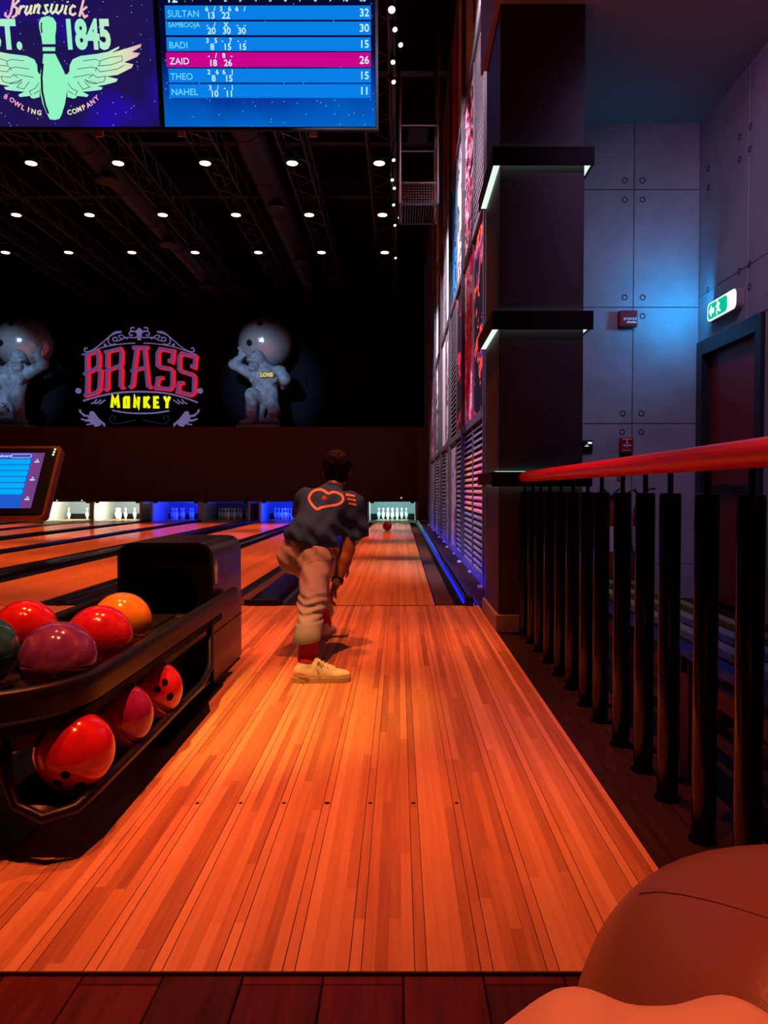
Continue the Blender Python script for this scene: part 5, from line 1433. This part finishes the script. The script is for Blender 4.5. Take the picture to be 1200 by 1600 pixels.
B.ell(head, (.076, .096, .108), k=.02); B.ell(off(head, (0, .05, -.065)), (.055, .058, .055), k=.03)            # skull, jaw
B.ell(off(head, (0, .105, -.02)), (.014, .022, .028), k=.015)                                                     # nose
for s_ in (-1, 1):
    B.ell(off(head, (s_ * .080, -.004, -.022)), (.012, .020, .032), k=.008)                                       # ears
    B.ell(off(head, (s_ * .032, .094, .008)), (.016, .008, .009), k=0, sub=True)                                  # eye sockets
B.cap(off(head, (-.022, .106, -.072)), off(head, (.022, .106, -.072)), .005, k=0, sub=True)                       # mouth
for sh, el, wr, hn in ((shL, elL, wrL, hnL), (shR, elR, wrR, hnR)):
    B.cap(sh, el, .045, .043, k=.02); B.cap(el, lerp(el, wr, .35), .044, .043, k=.02); B.cap(lerp(el, wr, .35), wr, .043, .028, k=.02)
def hand(wr, hn, side, curl):
    d = (Vector(hn) - Vector(wr)).normalized(); sx = Vector((0, 1, 0)) if abs(d.y) < .7 else Vector((1, 0, 0))
    x = (sx - d * sx.dot(d)).normalized(); nrm = d.cross(x).normalized() * side
    p0 = Vector(wr) + d * .02; p1 = Vector(wr) + d * .085
    for t in (-.028, -.01, .01, .028): B.cap(p0 + x * t * .6, p1 + x * t, .017, .015, k=.014)
    for i, (t, L) in enumerate(((-.034, .060), (-.012, .072), (.011, .068), (.033, .054))):
        a = p1 + x * t; b = a + (d * .8 + nrm * curl * .6).normalized() * L * .5; c_ = b + (d * .35 + nrm * curl).normalized() * L * .45
        B.cap(a, b, .0095, .0088, k=.003); B.cap(b, c_, .0088, .0075, k=.003)
    a = p0 + x * -.03 + d * .01; b = a + (d * .6 - x * .6 + nrm * curl * .4).normalized() * .045; c_ = b + (d * .8 + nrm * curl * .5).normalized() * .032
    B.cap(a, b, .012, .010, k=.008); B.cap(b, c_, .010, .008, k=.003)
hand(wrR, hnR, 1, .8); hand(wrL, hnL, -1, .7)
B.mesh('body', M['skin'], man)
# hair
Hh = SDF((-.6, 4.8, .9), (-.2, 5.2, 1.35), .006)
Hh.ell(off(head, (0, -.012, .030)), (.091, .108, .095), k=.02); Hh.ell(off(head, (0, -.05, -.03)), (.078, .065, .075), k=.02)
Hh.disp(lambda X, Y, Z: .004 * np.sin(X * 160 + Z * 70) * np.sin(Z * 140 + Y * 60) + .003 * np.sin(Y * 210 + X * 90))
Hh.cut(off(head, (0, .075, 0)), (0, .9, -.45))
Hh.mesh('hair', M['hair'], man)
# t-shirt: torso with draped folds, two short wide sleeves
T = SDF(lo, hi, .0085)
beltc = V(482, 846, 4.53); bz = V(482, 850, 4.42)[2]
T.ell(off(beltc, (0, .02, -.01)), (.152, .125, .13), k=.05); T.cap(beltc, lerp(beltc, chest, .7), .138, .142, k=.06)
T.ell(chest, (.165, .14, .14), k=.06); T.cap(off(shL, (.06, 0, -.03)), off(shR, (-.06, 0, -.02)), .085, .09, k=.06)
T.cap(chest, lerp(chest, neck, .80), .13, .070, k=.06)
T.cap(shL, lerp(shL, elL, .85), .072, .066, k=.04)
slv = V(556, 838, 4.77)
T.cap(shR, slv, .076, .080, k=.05)
T.disp(lambda X, Y, Z: .007 * np.sin((X * .7 + Z * 1.0) * 52 + 9 * Y) * np.clip((.90 - Z) * 6, 0, 1) + .004 * np.sin(X * 60 - Z * 35) + .004 * np.sin(X * 95 + Z * 60) * np.clip((.82 - Z) * 8, 0, 1))
X_, Y_, Z_ = np.meshgrid(*T.ax, indexing='ij', sparse=True)
hem = bz - .22 * (X_ + .53) + .05 * (Y_ - 4.45)              # the tilted plane of the hem
T.F = np.where(X_ < -.345, np.maximum(T.F, hem - Z_), T.F)
hz = V(556, 840, 4.77)[2]
T.F = np.where(X_ >= -.345, np.maximum(T.F, (hz - .02 + .35 * (X_ + .28)) - Z_ + 0 * Y_), T.F)
shirt = T.mesh('t_shirt', M['shirt'], man)
U = SDF(lo, hi, .009)
U.ell(off(beltc, (0, .02, -.01)), (.150, .123, .13), k=.05)
Xu, Yu, Zu = np.meshgrid(*U.ax, indexing='ij', sparse=True); hu = bz - .22 * (Xu + .53) + .05 * (Yu - 4.45)
U.F = np.maximum(np.maximum(U.F, hu - .016 - Zu), Zu - hu - .02)
U.mesh('undershirt', M['hem'], man)
# sleeve hem and belt
d_ = (Vector(elR) - Vector(shR)).normalized()
# trousers
P = SDF(lo, hi, .0085)
P.ell(off(pel, (0, 0, .02)), (.142, .12, .11), k=.04); P.ell(off(hipL, (0, -.06, -.012)), (.092, .088, .095), k=.035); P.ell(off(hipR, (0, -.06, -.005)), (.090, .088, .095), k=.035)
P.cap(hipR, kneR, .094, .072, k=.04); P.cap(kneR, off(ankR, (0, 0, .11)), .071, .056, k=.03)
P.cap(hipL, kneL, .094, .072, k=.04); P.cap(kneL, off(ankL, (0, 0, .06)), .070, .058, k=.03)
P.cap(pel, off(beltc, (0, .02, 0)), .13, .135, k=.04)
kz = kneR[2]
P.disp(lambda X, Y, Z: .008 * np.sin(Z * 165 + X * 30 + 2.2 * np.sin(X * 34)) * np.exp(-((Z - kz + .02) / .055)**2) * (Y < 4.45) + .0035 * np.sin(Z * 70 + X * 60) * (Z > kz) + .003 * np.sin(X * 45 + Z * 30))
X_, Y_, Z_ = np.meshgrid(*P.ax, indexing='ij', sparse=True)
P.F = np.maximum(P.F, np.where(Y_ < 4.35, (ankR[2] + .105) - Z_ + .12 * (X_ - ankR[0]), .07 - Z_ + 0 * X_))
P.F = np.maximum(P.F, Z_ - (bz - .22 * (X_ + .53) + .05 * (Y_ - 4.45)) - .005)
# the seat seam, pressed in between the two sides
d2 = np.sqrt((X_ - (pel[0] - .005) - .10 * (Z_ - pel[2]))**2 + 0 * Y_ + 0 * Z_)
P.F = P.F + .006 * np.exp(-(d2 / .010)**2) * (Y_ < 4.5) * (Z_ > pel[2] - .10)
tro = P.mesh('trousers', M['pants'], man)
Cf = SDF(lo, hi, .0085)
Cf.cap(kneR, off(ankR, (0, 0, .11)), .082, .069, k=.01); Cf.cap(off(ankR, (0, 0, .11)), off(ankR, (0, 0, .06)), .069, .066, k=.01)
Cf.F = np.maximum(Cf.F, (ankR[2] + .095) - Z_ + .12 * (X_ - ankR[0]) + 0 * Y_); Cf.F = np.maximum(Cf.F, Z_ - (ankR[2] + .185) - .1 * (X_ - ankR[0]) + 0 * Y_)
Cf.mesh('shaded_trouser_cuff', M['shaded_cuff'], man)
# seams and pocket lines on the trousers
K = SDF((-.7, 3.75, .02), (-.3, 4.2, .4), .006); K.cap(off(ankR, (0, 0, -.02)), lerp(ankR, kneR, .5), .050, .053, k=.01); K.mesh('sock', M['sock'], man)
K = SDF((-.7, 4.9, .02), (-.3, 5.4, .4), .008); K.cap(off(ankL, (0, 0, -.02)), lerp(ankL, kneL, .4), .046, .052, k=.01); K.mesh('sock', M['sock'], man)
# watch
wd = (Vector(wrR) - Vector(elR)).normalized(); wc = Vector(lerp(elR, wrR, .93))
MB().tube([wc - wd * .012, wc + wd * .012], .037, 20).build('watch_strap', M['matteblack'], man, smooth=True, flat_angle=40)
MB().tube([wc + Vector((-.004, -.034, .0)), wc + Vector((-.004, -.046, .0))], .021, 18).build('watch_case', M['steel'], man)
# shoes: local frame, toe along +x, sole at z = 0
def shoe(origin, ang, laces, parent):
    s_ = empty('tmp', (0, 0, 0)); R_ = Matrix.Rotation(ang, 4, 'Z'); Mx = Matrix.Translation(Vector(origin) - base_of(parent)) @ R_
    bpy.data.objects.remove(s_)
    Q = SDF((-.12, -.08, .0), (.22, .08, .16), .005)
    Q.ell((-.048, 0, .050), (.050, .036, .045), k=.02); Q.ell((.03, 0, .042), (.085, .040, .040), k=.03); Q.ell((.125, 0, .034), (.070, .044, .028), k=.03)
    Q.cap((-.045, 0, .055), (-.040, 0, .078), .040, .036, k=.015); Q.cap((.012, 0, .070), (.022, 0, .105), .024, .016, k=.02); Q.cap((.02, 0, .075), (.085, 0, .052), .030, .030, k=.02)
    Q.ell((-.032, 0, .112), (.040, .030, .035), k=0, sub=True)
    Q.cut((0, 0, .020), (0, 0, -1))
    up = Q.mesh('shoe', M['shoe']); up.data.transform(Mx); up.parent = parent
    out = [(.060 * math.cos(a) + (-.042 if math.cos(a) < 0 else .138), (.038 if math.cos(a) < 0 else .045) * math.sin(a)) for a in np.linspace(0, 2 * PI, 40, endpoint=False)]
    def place(u, v, w): p = Mx @ Vector((u, v, w)); return (p.x, p.y, p.z)
    so = MB().prism(out, place, .0, .028).build('sole', M['sole'], up, local=True, bevel=.004)
    if laces:
        for i in range(5):
            x = .030 + i * .019; z = .108 - i * .0095
            MB().tube([place(x, -.030, z - .018), place(x + .006, -.012, z + .0), place(x + .010, .012, z + .0), place(x + .014, .030, z - .018)], .0035, 6).build('lace', M['lace'], up, local=True, smooth=True)
            MB().tube([place(x + .012, -.030, z - .018), place(x + .006, -.012, z + .002), place(x + .002, .012, z + .002), place(x, .030, z - .018)], .0035, 6).build('lace', M['lace'], up, local=True, smooth=True)
        MB().tube([place(.03, -.02, .104), place(.02, -.04, .10), place(.028, -.05, .075), place(.036, -.052, .05)], .0035, 6).build('lace_end', M['lace'], up, local=True, smooth=True)
        MB().tube([place(.03, -.02, .104), place(.04, -.036, .112), place(.052, -.048, .095)], .0035, 6).build('lace_end', M['lace'], up, local=True, smooth=True)
        MB().tube([place(-.02, -.050, .045), place(-.07, -.044, .06)], .004, 6).build('side_stripe', M['sole'], up, local=True)
    return up
shoe((-.445, 3.90, 0), math.radians(4), True, man)
shoe((-.50, 5.10, 0), math.radians(80), False, man)
# prints laid on the back of the shirt
bpy.context.view_layer.update()
def print_strip(pts, hw, name, m, closed=False, dense=5):
    P = [Vector(p) for p in pts]; Q = []
    N = len(P)
    for i in range(N if closed else N - 1):
        if closed: p0, p1, p2, p3 = P[i - 1], P[i], P[(i + 1) % N], P[(i + 2) % N]
        else: p0, p1, p2, p3 = P[max(0, i - 1)], P[i], P[i + 1], P[min(N - 1, i + 2)]
        for t in np.linspace(0, 1, dense, endpoint=False):
            Q.append(.5 * ((2 * p1) + (p2 - p0) * t + (2 * p0 - 5 * p1 + 4 * p2 - p3) * t * t + (3 * p1 - p0 - 3 * p2 + p3) * t ** 3))
    if not closed: Q.append(P[-1])
    m_ = len(Q); vs = []; cols = 4
    for i in range(m_):
        a = Q[i - 1] if (i > 0 or closed) else Q[i]; b = Q[(i + 1) % m_] if (i < m_ - 1 or closed) else Q[i]
        t = (b - a).normalized(); nn_ = Vector((-t.y, t.x))
        for c_ in range(cols):
            q = Q[i] + nn_ * hw * (2 * c_ / (cols - 1) - 1)
            h = cast(shirt, q.x, q.y)
            vs.append(h[0] + h[1] * .0025 if h else atY(q.x, q.y, 4.7))
    fs = [(i * cols + c_, i * cols + c_ + 1, ((i + 1) % m_) * cols + c_ + 1, ((i + 1) % m_) * cols + c_) for i in range(m_ if closed else m_ - 1) for c_ in range(cols - 1)]
    return MB().add(vs, fs).build(name, m, man)
cv = lambda L: [(430 + x / 5.925, 690 + y / 5.925) for x, y in L]
for L_, w_ in (([(150, 985), (175, 1020), (165, 1080), (140, 1130)], .25), ([(392, 985), (365, 1040), (340, 1090)], .3), ([(505, 1085), (420, 1090), (330, 1115), (285, 1142)], .45), ([(80, 950), (160, 958), (260, 962), (390, 992)], .25)):
    shirt_ = shirt; shirt = tro; print_strip(cv(L_), w_, 'trouser_seam', M['sole']); shirt = shirt_
print_strip(cv([(490, 482), (440, 452), (390, 448), (342, 472), (316, 518), (325, 560), (352, 598), (388, 628), (430, 611), (500, 597), (570, 586), (614, 562), (629, 530), (612, 496), (570, 475), (530, 470)]), 1.9, 'heart_print', M['print'], closed=True)
print_strip(cv([(436, 520), (446, 521), (455, 522), (465, 521), (474, 519)]), 2.6, 'heart_dot', M['sock'])
for a, b in (((655, 492), (738, 506)), ((668, 530), (746, 546)), ((676, 571), (750, 586))):
    print_strip(cv([a, ((a[0] + b[0]) / 2, (a[1] + b[1]) / 2), b]), 1.7, 'stripe_print', M['print'])
flush_texts()
